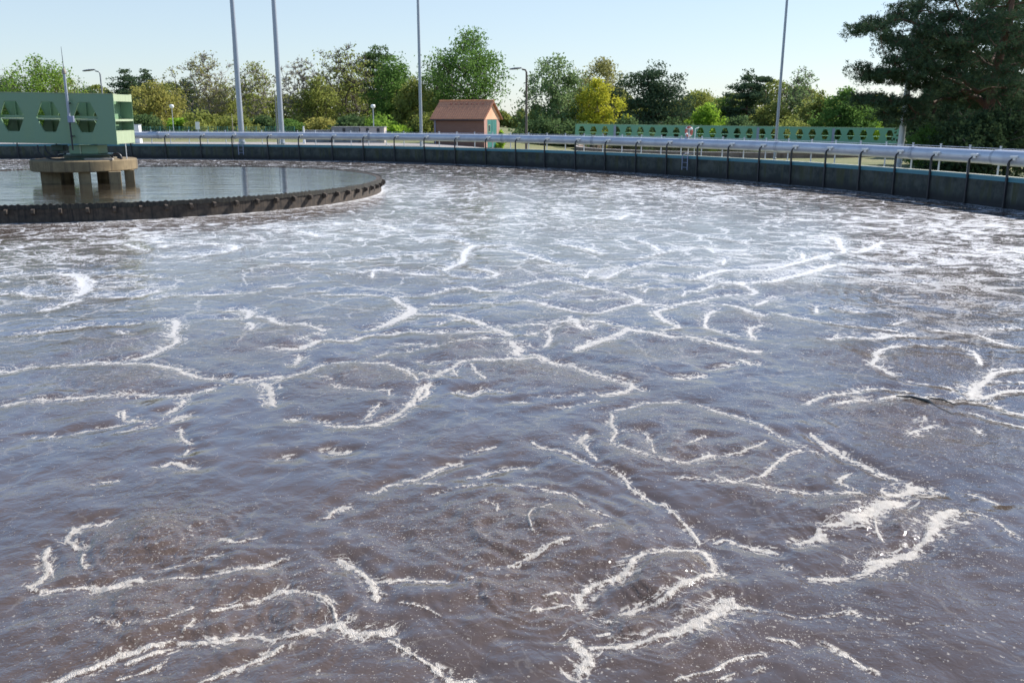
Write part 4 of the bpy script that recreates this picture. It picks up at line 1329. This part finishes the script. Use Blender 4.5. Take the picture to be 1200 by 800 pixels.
# ------------------------------------------------------------------ low blocks, fence, box, far building
def block(px0, px1, pt_, Y, depth, mat, name, label, cat, slots=()):
    a_, c_ = place(px0, pt_, Y), place(px1, pt_, Y)
    z = ground_z(a_.x, Y)
    t = empty(name, ((a_.x + c_.x) / 2, Y, z), label, cat)
    w = c_.x - a_.x; h = a_.z - z
    b = MB(); b.box((0, depth / 2, h / 2), (w, depth, h)); b.build('body', mat, t, bevel=0.03)
    b = MB(); b.box((0, depth / 2, h + 0.042), (w + 0.1, depth + 0.1, 0.08)); b.build('cap', M['grey_conc'], t, bevel=0.02)
    if slots:
        b = MB()
        for s in slots: b.box((s * w, -0.01, h * 0.55), (0.35, 0.04, h * 0.8))
        b.build('opening', M['dark_steel'], t)
    return t
block(388, 421, 149.5, 112, 2.5, M['grey_conc'], 'concrete_block', 'dark grey shaded concrete block behind the pipe, left of the pale one', 'concrete block', (-0.05,))  # shaded wall, its shade put into the darker concrete
block(422, 450, 149.5, 111.5, 2.2, M['pale_conc'], 'concrete_block', 'pale pinkish concrete block with dark slots behind the pipe', 'concrete block', (-0.2, 0.25))  # lit end of the same structure, sunlight put into the colour
block(355, 387, 153.5, 113, 1.2, M['grey_conc'], 'low_wall', 'very low dark grey concrete wall running left from the concrete blocks', 'low wall')
# white cabinet
p = place(158, 146.5, 110); z = ground_z(p.x, p.y)
t = empty('cabinet', (p.x, p.y, z), 'white metal cabinet right beside the end of the green bridge', 'cabinet')
b = MB(); b.box((0, 0, (p.z - z) / 2), (1.15, 0.8, p.z - z)); b.build('body', M['white'], t, bevel=0.02)
b = MB(); b.box((0, -0.41, (p.z - z) / 2), (1.0, 0.03, p.z - z - 0.2)); b.build('door', M['white'], t, bevel=0.01)
b = MB(); b.box((0, 0, p.z - z + 0.03), (1.25, 0.9, 0.05)); b.build('roof', M['galv'], t)
# green fence
f0, f1 = place(165, 150, 128), place(345, 150, 128)
t = empty('fence', ((f0.x + f1.x) / 2, 128, ground_z(f0.x, 128)), 'green mesh fence in front of the trees left of the masts', 'fence')
zf = ground_z(f0.x, 128); top = place(200, 148.5, 128).z
nf = 16
for k in range(nf + 1):
    x = f0.x + (f1.x - f0.x) * k / nf
    b = MB(); b.box((x, 128, (zf + top) / 2), (0.07, 0.07, top - zf + 0.1)); local(b.build('post', M['fence']), t)
b = MB()
for z_ in np.linspace(zf + 0.15, top, 9): b.box(((f0.x + f1.x) / 2, 128.06, z_), (f1.x - f0.x, 0.015, 0.03))
for x in np.arange(f0.x, f1.x, 0.30): b.box((x, 128.08, (zf + top) / 2), (0.02, 0.012, top - zf - 0.1))
local(b.build('mesh_panel', M['fence']), t)
# white notice
p = place(231, 143, 126); z = ground_z(p.x, p.y)
t = empty('notice_board', (p.x, p.y, z), 'small plain white notice board in front of the trees near the green fence', 'sign')
b = MB(); b.box((0, 0, p.z - z - 0.5), (0.55, 0.05, 1.0)); b.build('board', M['white'], t, bevel=0.01)
b = MB(); b.box((0, 0.06, (p.z - z - 0.6) / 2), (0.07, 0.06, p.z - z - 0.6)); b.build('post', M['galv'], t)
# long low building far behind the lamp
a_ = place(575, 138, 330); c_ = place(700, 138, 330); z = ground_z(a_.x, 330) - 1
t = empty('far_building', ((a_.x + c_.x) / 2, 330, z), 'long low grey building far away behind the street lamp', 'building')
w = c_.x - a_.x; h = a_.z - z
b = MB(); b.box((0, 6, h / 2), (w, 12, h)); b.build('wall', M['pale_conc'], t)
b = MB(); b.box((0, 6, h + 0.25), (w + 1, 13, 0.5)); b.build('roof', M['galv'], t)
b = MB()
for k in range(9): b.box((-w / 2 + w * (k + 0.5) / 9, -0.02, h * 0.5), (2.4, 0.1, h * 0.4))
b.build('window', M['glass'], t)

# dark strand added for the shadow in a wave crease
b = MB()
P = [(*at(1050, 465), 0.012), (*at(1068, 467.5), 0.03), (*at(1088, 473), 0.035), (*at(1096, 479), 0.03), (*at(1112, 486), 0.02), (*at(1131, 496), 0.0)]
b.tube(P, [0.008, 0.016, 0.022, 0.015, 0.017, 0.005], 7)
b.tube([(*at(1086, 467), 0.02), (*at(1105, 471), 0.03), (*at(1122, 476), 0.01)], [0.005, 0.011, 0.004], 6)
tag(b.build('crease_shadow', mat_paint('crease_shadow_dark', (0.02, 0.015, 0.01), (0.045, 0.035, 0.018), 0.3), smooth=True), 'dark forked strand added as the shaded wave crease in the foam at the right', 'wave crease')

# ------------------------------------------------------------------ trees
def tree_nodes(rng, attractors, base, trunk_h, lean=(0, 0)):
    """greedy skeleton: every attractor joins the nearest node already in the tree"""
    nodes = [np.array([0, 0, 0.0])]; par = [-1]
    nt_ = 7
    for i in range(1, nt_ + 1):
        t_ = i / nt_
        nodes.append(np.array([lean[0] * t_ * t_ + rng.normal(0, 0.02) * trunk_h * 0.3, lean[1] * t_ * t_ + rng.normal(0, 0.02) * trunk_h * 0.3, trunk_h * t_])); par.append(i - 1)
    tips = []
    c0 = nodes[-1]
    order = np.argsort(np.linalg.norm(attractors - np.array([0, 0, trunk_h * 0.6]), axis=1))
    arr = np.array(nodes)
    for i in order:
        a_ = attractors[i]
        d = arr - a_
        cost = np.linalg.norm(d, axis=1) + 0.6 * np.maximum(0, arr[:, 2] - a_[2] + 0.1)
        cost[:2] += 50
        j = int(np.argmin(cost))
        p = arr[j]
        dist = np.linalg.norm(a_ - p)
        n_ = max(1, min(3, int(dist / 0.9)))
        last = j
        new = []
        for k in range(1, n_ + 1):
            q = p + (a_ - p) * (k / n_)
            if k < n_: q = q + rng.normal(0, 0.08, 3) * dist * 0.5 + np.array([0, 0, -0.04 * dist])
            new.append(q); par.append(last); last = len(par) - 1
        arr = np.vstack([arr, new])
        tips.append(last)
    return arr, np.array(par), tips

def leaf_mesh(name, P, size, rng, mat, parent, narrow=0.55, flat=0.0):
    n_ = len(P)
    d = rng.normal(size=(n_, 3)); d[:, 2] *= (1 - flat); d /= np.linalg.norm(d, axis=1)[:, None]
    e = rng.normal(size=(n_, 3)); e -= (e * d).sum(1)[:, None] * d; e /= np.linalg.norm(e, axis=1)[:, None]
    s = size * rng.uniform(0.6, 1.35, n_)[:, None]
    a_ = d * s; b_ = e * s * narrow
    V = np.stack([P - a_, P + b_ * 0.9 - a_ * 0.1, P + a_, P - b_ * 0.9 + a_ * 0.1], 1).reshape(-1, 3).astype(np.float32)
    me = bpy.data.meshes.new(name)
    me.vertices.add(len(V)); me.vertices.foreach_set('co', V.ravel())
    me.loops.add(4 * n_); me.loops.foreach_set('vertex_index', np.arange(4 * n_, dtype=np.int32))
    me.polygons.add(n_); me.polygons.foreach_set('loop_start', (np.arange(n_) * 4).astype(np.int32))
    me.update(calc_edges=True)
    me.materials.append(mat)
    o = bpy.data.objects.new(name, me); COL.objects.link(o); o.parent = parent
    return o

def wood_mesh(arr, par, rbase, rmin, rng, mat, parent, sides=5, extra_twigs=0, tips=(), twig_len=1.2):
    n_ = len(arr)
    cnt = np.ones(n_)
    for i in range(n_ - 1, 0, -1): cnt[par[i]] += cnt[i]
    r = np.maximum(rmin, rbase * (cnt / cnt[0]) ** 0.5)
    b = MB()
    kids = [[] for _ in range(n_)]
    for i in range(1, n_): kids[par[i]].append(i)
    for i in range(1, n_):
        big = r[i] > rbase * 0.25
        b.tube([arr[par[i]], arr[i]], [min(r[par[i]], r[i] * 1.25), r[i]], 8 if big else sides, False)
    for tp in tips:
        for k in range(extra_twigs):
            d = rng.normal(size=3); d[2] = abs(d[2]) * 0.8 + 0.4; d /= np.linalg.norm(d)
            q = arr[tp] + d * twig_len * rng.uniform(0.5, 1)
            m_ = (arr[tp] + q) / 2 + rng.normal(0, 0.08, 3) * twig_len
            b.tube([arr[tp], m_, q], [rmin, rmin * 0.8, rmin * 0.5], 3, False)
    return b.build('trunk', mat, parent, smooth='all')

def profile_points(rng, n_, H, W_, prof, shell=0.55):
    """points inside a body of revolution; prof = [(height fraction, radius fraction)]"""
    ts = np.array([p[0] for p in prof]); rs = np.array([p[1] for p in prof])
    out = []
    ph = rng.random(4) * 6.28
    while len(out) < n_:
        t_ = rng.uniform(ts[0], ts[-1]); r_ = np.interp(t_, ts, rs)
        if rng.random() > (r_ / rs.max()) ** 1.4: continue
        an = rng.random() * 2 * PI
        lob = 1 + 0.30 * math.sin(2 * an + ph[0] + 3 * t_) + 0.20 * math.sin(3 * an + ph[1] + 7 * t_) + 0.12 * math.sin(5 * an + ph[2] - 9 * t_)
        q = rng.random() ** shell
        out.append((q * r_ * lob * W_ / 2 * math.cos(an), q * r_ * lob * W_ / 2 * math.sin(an), t_ * H))
    return np.array(out)

ROUND = [(0.16, 0.45), (0.3, 0.85), (0.5, 1.0), (0.7, 0.9), (0.87, 0.58), (1.0, 0.12)]
OVAL = [(0.14, 0.4), (0.3, 0.75), (0.5, 0.95), (0.68, 1.0), (0.85, 0.7), (1.0, 0.15)]
BUSHY = [(0.03, 0.8), (0.25, 1.0), (0.55, 0.95), (0.8, 0.65), (1.0, 0.12)]
COLUMN = [(0.08, 0.6), (0.3, 1.0), (0.6, 0.85), (0.85, 0.5), (1.0, 0.08)]

def tree(name, px, ptop, wpx, Y, label, leaf, bark, prof=ROUND, natt=240, nleaf=3200, lsize=0.225, twigs=0, clump=0.068, seed=0, cat='tree', group='trees beyond the tank', narrow=0.6, flat=0.0, thin=0.5, pine=False):
    rng = np.random.default_rng(seed * 7 + 13)
    nleaf = int(nleaf * (1.5 if twigs >= 5 else 3.2))
    top = place(px, ptop, Y)
    z = ground_z(top.x, Y) - 0.15
    H = top.z - z
    W_ = wpx / F_PX * Y
    t = empty(name, (top.x, Y, z), label, cat, group)
    A = profile_points(rng, natt, H, W_, prof)
    if pine:
        # gather the boughs in tiers
        tiers = np.linspace(prof[0][0], 0.98, 9) * H
        k = np.argmin(np.abs(A[:, 2][:, None] - tiers[None]), 1)
        A[:, 2] = A[:, 2] * 0.65 + (tiers[k] - 0.02 * np.hypot(A[:, 0], A[:, 1])) * 0.35
    arr, par, tips = tree_nodes(rng, A, None, H * (0.9 if pine else 0.42), (rng.normal(0, 0.3), 0))
    wood_mesh(arr, par, H * 0.018 + 0.05, 0.045 if twigs >= 5 else 0.028, rng, bark, t, 4, twigs, tips, 0.09 * W_)
    dens = rng.gamma(1.3, 1, len(tips)) + 0.1; dens /= dens.sum()
    idx = rng.choice(len(tips), nleaf, p=dens)
    c = arr[np.array(tips)[idx]]
    sig = np.array([clump * W_, clump * W_, clump * W_ * (0.45 if pine else 0.8)])
    P = c + np.clip(rng.normal(size=(nleaf, 3)), -1.7, 1.7) * sig
    P[:, 2] = np.maximum(P[:, 2], 0.1)
    leaf_mesh('crown', P, lsize, rng, leaf, t, narrow, flat)
    return t

Bk, Pk, Wk = M['bark'], M['pine_bark'], M['birch_bark']
TREES = [
    # name, px, top, width, Y, label, leaf, bark, kwargs
    ('dark_tree', 2, 92, 55, 205, 'low dark olive tree at the far left edge of the picture', 'dark', Bk, dict(nleaf=3000)),
    ('green_tree', 42, 68, 66, 175, 'bright green loose tree rising behind the left end of the green bridge', 'spring', Bk, dict(nleaf=1800, twigs=3, prof=OVAL)),
    ('green_tree', 70, 85, 45, 190, 'smaller yellowish green tree behind the instrument pole', 'olive', Bk, dict(nleaf=1400, twigs=2)),
    ('olive_tree', 103, 103, 42, 240, 'low hazy olive tree behind the drooping street lamp', 'dark', Bk, dict(nleaf=1800)),
    ('pine_tree', 146, 82, 48, 205, 'dark pine just right of the drooping street lamp, taller of two', 'pine', Pk, dict(pine=True, nleaf=4200, prof=COLUMN)),
    ('pine_tree', 170, 82, 44, 212, 'dark pine behind the yellow-olive bush, right one of two', 'pine', Pk, dict(pine=True, nleaf=3600, prof=COLUMN)),
    ('olive_tree', 185, 98, 60, 165, 'broad yellow-olive tree behind the short globe lamp', 'yolive', Bk, dict(nleaf=2200, prof=BUSHY, twigs=2, leafmix='olive')),
    ('pine_tree', 218, 91, 34, 220, 'narrow dark pine peeping out left of the brownish bare-topped tree', 'pine', Pk, dict(pine=True, nleaf=2500, prof=COLUMN)),
    ('budding_tree', 240, 63, 62, 178, 'brownish budding tree with a bare pale top left of the masts', 'brown', Wk, dict(nleaf=1500, twigs=7, prof=OVAL)),
    ('budding_tree', 262, 98, 48, 190, 'small brown budding tree directly left of the first thick mast', 'olive', Wk, dict(nleaf=1800, twigs=3, prof=BUSHY)),
    ('budding_tree', 296, 74, 52, 180, 'sparse olive tree with bare twigs between the two thick masts', 'olive', Wk, dict(nleaf=1400, twigs=6, prof=OVAL)),
    ('bare_tree', 350, 68, 56, 172, 'almost bare grey tree just right of the second thick mast', 'brown', Wk, dict(nleaf=300, twigs=9, prof=ROUND, natt=200)),
    ('budding_tree', 402, 54, 78, 176, 'tall round tree with a bare brownish crown behind the concrete blocks', 'olive', Bk, dict(nleaf=2300, twigs=8, prof=ROUND, natt=210)),
    ('olive_tree', 372, 88, 50, 168, 'shorter olive green tree in front of the bare grey one', 'olive', Bk, dict(nleaf=2400, prof=BUSHY, twigs=2)),
    ('pine_tree', 440, 53, 54, 190, 'tall pine with brown-tinged top between the bare round tree and the thin mast', 'dark', Pk, dict(pine=True, nleaf=4200, prof=OVAL)),
    ('green_tree', 463, 64, 62, 172, 'leafy olive green tree immediately left of the thin mast', 'green', Bk, dict(nleaf=4200, prof=BUSHY)),
    ('olive_tree', 484, 92, 46, 165, 'lower yellowish olive tree at the foot of the thin mast', 'olive', Bk, dict(nleaf=2500, prof=BUSHY)),
    ('big_tree', 548, 40, 96, 165, 'largest green deciduous tree, standing right behind the brick shed', 'green', Bk, dict(nleaf=4200, twigs=3, prof=OVAL, natt=230, clump=0.07)),
    ('green_tree', 512, 80, 44, 175, 'thin grey-green tree at the left shoulder of the largest tree', 'greygreen', Bk, dict(nleaf=1200, twigs=4)),
    ('birch_tree', 650, 66, 72, 160, 'pale grey-green feathery birch right of the brown street lamp', 'greygreen', Wk, dict(nleaf=3800, twigs=3, prof=BUSHY, natt=200)),
    ('budding_tree', 703, 70, 62, 185, 'brown-olive tree behind the bright yellow one', 'brown', Bk, dict(nleaf=2600, twigs=4, prof=OVAL)),
    ('yellow_tree', 699, 95, 54, 158, 'bright yellow tree at the left end of the long green girder', 'yellow', Bk, dict(nleaf=3000, prof=BUSHY)),
    ('pine_tree', 766, 75, 92, 168, 'broad dark pine in the middle behind the long green girder', 'pine', Pk, dict(pine=True, nleaf=6500, prof=BUSHY, natt=220)),
    ('olive_tree', 815, 104, 56, 190, 'rounded olive tree in the dip right of the broad dark pine', 'olive', Bk, dict(nleaf=3000, prof=BUSHY)),
    ('green_bush', 829, 122, 38, 158, 'bright lime green bush above the middle of the long girder', 'bright', Bk, dict(nleaf=2000, prof=BUSHY)),
    ('green_tree', 852, 112, 40, 175, 'mid green tree between the lime bush and the tiered pine', 'green', Bk, dict(nleaf=2400, prof=BUSHY)),
    ('pine_tree', 879, 81, 52, 172, 'dark pine with open flat tiers left of the leaning thin mast', 'pine', Pk, dict(pine=True, nleaf=3200, prof=OVAL, natt=120)),
    ('budding_tree', 940, 80, 62, 168, 'sparse grey-olive tree just right of the leaning thin mast', 'greygreen', Bk, dict(nleaf=2000, twigs=5, prof=COLUMN)),
    ('olive_tree', 962, 108, 46, 160, 'lower brownish olive tree at the right foot of the sparse one', 'olive', Bk, dict(nleaf=2400, prof=BUSHY, twigs=2)),
    ('olive_tree', 908, 118, 44, 165, 'small olive tree at the foot of the leaning thin mast', 'olive', Bk, dict(nleaf=2200, prof=BUSHY)),
    ('green_tree', 992, 107, 56, 150, 'deep green leafy tree left of the big pine boughs', 'green', Bk, dict(nleaf=3600, prof=BUSHY)),
    ('green_tree', 1034, 124, 60, 158, 'dark leafy tree below the lowest boughs of the big pine', 'dark', Bk, dict(nleaf=3400, prof=BUSHY)),
    ('green_bush', 1016, 134, 36, 152, 'yellow-green bush above the right end of the long girder', 'bright', Bk, dict(nleaf=1500, prof=BUSHY)),
    ('dark_tree', 1112, 96, 80, 118, 'dense dark tree in the shade behind the right mast', 'shade', Bk, dict(nleaf=5200, prof=BUSHY)),
    ('dark_tree', 1170, 84, 100, 112, 'dense dark tree behind the trunk of the big pine', 'shade', Bk, dict(nleaf=6000, prof=BUSHY)),
    ('pine_tree', 1192, -45, 175, 90, 'second tall dark pine closely behind the huge one at the right edge', 'pine', Pk, dict(pine=True, nleaf=7500, lsize=0.2, prof=OVAL, natt=420, clump=0.045)),
    ('pine_tree', 1128, 52, 90, 98, 'smaller dark pine standing behind the drooping boughs of the huge one', 'pine', Pk, dict(pine=True, nleaf=3600, lsize=0.2, prof=BUSHY, natt=260, clump=0.06)),
    ('dark_tree', 1245, 70, 90, 105, 'dense dark tree at the right edge behind the big pine', 'shade', Bk, dict(nleaf=5000, prof=BUSHY)),
]
for i, (nm, px, pt_, w_, Y, lab, lf, bk, kw) in enumerate(TREES):
    kw = dict(kw); kw.pop('leafmix', None)
    tree(nm, px, pt_, w_, Y, lab, LEAF[lf], bk, seed=i + 1, **kw)

# far olive trees in the gap beside the lamp
for i, (px, pt_, w_, lab) in enumerate([(590, 131, 30, 'distant olive tree low on the horizon, just right of the brick shed'), (612, 130, 30, 'distant olive tree low on the horizon, behind the brown street lamp'), (630, 126, 26, 'distant olive tree low on the horizon, left of the pale birch')]):
    tree('distant_tree', px, pt_, w_, 300, lab, LEAF['olive'], Bk, prof=BUSHY, natt=70, nleaf=1100, lsize=0.4, seed=80 + i, group='distant trees in the gap')

# the wood far behind, one continuous mass of foliage
def far_wood():
    rng = np.random.default_rng(99)
    t = []
    for x0, x1 in ((-200, -8), (11, 175)):
        n_ = int((x1 - x0) * 420)
        x = rng.uniform(x0, x1, n_)
        hgt = 10.5 + 1.8 * np.sin(x * 0.11) + 1.2 * np.sin(x * 0.27 + 1) + 0.8 * np.sin(x * 0.63 + 2)
        z = hgt * rng.random(n_) ** 0.8
        t.append(np.stack([x, 250 + rng.uniform(-5, 5, n_) * np.sqrt(np.clip(1 - (z / (hgt + 0.1)) ** 2, 0.05, 1)) , z + 0.2 - 1.6], 1))
    P = np.concatenate(t)
    o = leaf_mesh('far_wood', P, 0.36, rng, LEAF['olive'], None, 0.65)
    tag(o, 'continuous distant wood behind the separate trees', 'wood', kind='stuff')
far_wood()

# undergrowth: individual bushes in front of the tree row
rngs = random.Random(5)
BUSH = [(18, 112, 50, 'green', 'dark green bush at the left edge behind the green bridge'), (60, 113, 50, 'spring', 'fresh green bush behind the bridge, below the bright loose tree'), (100, 115, 50, 'dark', 'dark bush showing above the bridge below the drooping lamp'),
        (140, 128, 46, 'olive', 'olive bush just right of the bridge end'), (208, 138, 26, 'bright', 'small bright green bush right of the left globe lamp'), (170, 135, 40, 'dark', 'dark low bush left of the left globe lamp'),
        (236, 134, 44, 'olive', 'olive bush under the brownish budding tree'), (275, 138, 44, 'olive', 'olive bush at the foot of the first thick mast'), (310, 140, 40, 'dark', 'dark bush between the thick masts'), (341, 143, 34, 'green', 'deep green bush at the foot of the second thick mast'),
        (378, 142, 44, 'yolive', 'yellow-green bush left of the concrete blocks'), (412, 140, 44, 'dark', 'dark bush behind the grey concrete block'), (440, 138, 50, 'spring', 'fresh green bush behind the pale concrete block'), (465, 150, 34, 'bright', 'low lime green bush right of the pale concrete block'),
        (502, 134, 40, 'olive', 'olive bush between the thin mast and the shed'), (583, 153, 16, 'bright', 'tiny lime green bush beside the shed door'), (640, 140, 50, 'dark', 'dark bush in the shade under the pale birch'), (676, 143, 40, 'dark', 'dark bush behind the left end of the long girder'),
        (735, 140, 46, 'dark', 'dark bush under the left side of the broad pine'), (790, 140, 46, 'dark', 'dark bush under the right side of the broad pine'), (865, 138, 40, 'dark', 'dark bush below the tiered pine'), (930, 138, 46, 'olive', 'olive bush right of the foot of the leaning mast'),
        (1092, 140, 40, 'green', 'mid green bush right of the pale mast'), (1128, 126, 62, 'shade', 'dark bush under the big pine, left of its trunk'), (1188, 122, 80, 'shade', 'dark bush under the big pine, right of its trunk'), (1155, 132, 44, 'shade', 'dark bush right in front of the trunk of the big pine')]
for i, (px, pt_, w_, lf, lab) in enumerate(BUSH):
    Y = (152 if px < 1040 else 92 if px < 1100 else 66) + rngs.uniform(-3, 3)
    if px == 583: Y = 112
    tree('bush', px, pt_, w_, Y, lab, LEAF[lf], Bk, prof=BUSHY, natt=60, nleaf=1300, lsize=0.24 if px < 1040 else 0.15, seed=120 + i, cat='bush', group='bushes in front of the trees', clump=0.1)

# ------------------------------------------------------------------ the big pine at the right
def big_pine():
    rng = np.random.default_rng(42)
    Y = 72.0
    foot = place(1150, 168, Y)
    z = ground_z(foot.x, Y) - 0.2
    t = empty('pine_tree', (foot.x, Y, z), 'huge dark pine at the right with wide drooping boughs and reddish limbs', 'tree', 'trees beyond the tank')
    # boughs given by where their ends stand: (px, py, dY, size)
    ends = [(1012, 35, -1, 1.0), (1030, 28, 0, 1.0), (1048, 45, 2, 1.0), (1060, 52, -2, 1.1), (1075, 60, 0, 1.1), (1055, 18, 1, .8), (1068, 10, 1, .8), (1100, 22, -1, 1.2),
            (1018, 86, -1, .9), (1032, 92, 0, 1.0), (1055, 84, -2, 1.1), (1075, 88, 1, 1.2), (1100, 85, -2, 1.2), (1120, 60, -3, 1.3), (1130, 25, -2, 1.3), (1150, 45, -4, 1.4),
            (1010, 115, 0, .7), (1030, 118, -1, .8), (1055, 118, -2, .9), (1080, 122, 1, .9), (1075, 138, 0, .8), (1045, 134, 0, .7), (1105, 140, 2, 1.0), (1180, 20, -4, 1.5), (1190, 60, -4, 1.5), (1215, 30, -2, 1.6), (1170, 90, -4, 1.4), (1200, 110, -3, 1.4),
            (1150, 120, 2, 1.1), (1120, 110, 2, 1.1), (1110, -10, 0, 1.3), (1140, -30, 0, 1.4), (1180, -40, 0, 1.5), (1230, -10, 0, 1.6), (1250, 60, 0, 1.6), (1240, 100, -1, 1.5), (1160, 5, 3, 1.4), (1200, 80, 3, 1.4), (1180, 140, -3, 1.1), (1140, 140, -2, 1.0), (1220, 140, -2, 1.2), (1090, 50, 3, 1.2), (1105, 68, 3, 1.2), (1150, 75, 3, 1.3), (1200, -60, 0, 1.5), (1160, -70, 0, 1.4), (1210, -100, 0, 1.2), (1180, -125, 0, 1.0), (1086, 100, -1, .8), (1115, 40, -3, 1.2), (1090, 35, -2, 1.1), (1060, 70, -3, .9), (1085, 75, -3, 1.1)]
    A = []; wt = []
    for px, py, dY, s in ends:
        p = place(px, py, Y + dY)
        c = np.array([p.x - foot.x, dY, p.z - z])
        k = int(11 + 8 * s)
        for _ in range(k):
            A.append(c + rng.normal(size=3) * np.array([0.75, 0.8, 0.26]) * s); wt.append(s)
    A = np.array(A)
    top_h = A[:, 2].max()
    arr, par, tips = tree_nodes(rng, A, None, top_h * 0.92, (2.2, 0.5))
    wood_mesh(arr, par, 0.42, 0.022, rng, M['pine_bark'], t, 5, 2, tips, 0.5)
    # needle tufts: sprays of narrow blades round every shoot
    n_t = 13
    P = []
    tp = arr[np.array(tips)]
    shoots = np.repeat(tp, n_t, 0) + rng.normal(size=(len(tp) * n_t, 3)) * np.array([0.36, 0.36, 0.17])
    P = np.repeat(shoots, 13, 0) + rng.normal(size=(len(shoots) * 13, 3)) * np.array([0.085, 0.085, 0.075])
    leaf_mesh('crown', P, 0.125, rng, LEAF['pine'], t, 0.20)
big_pine()
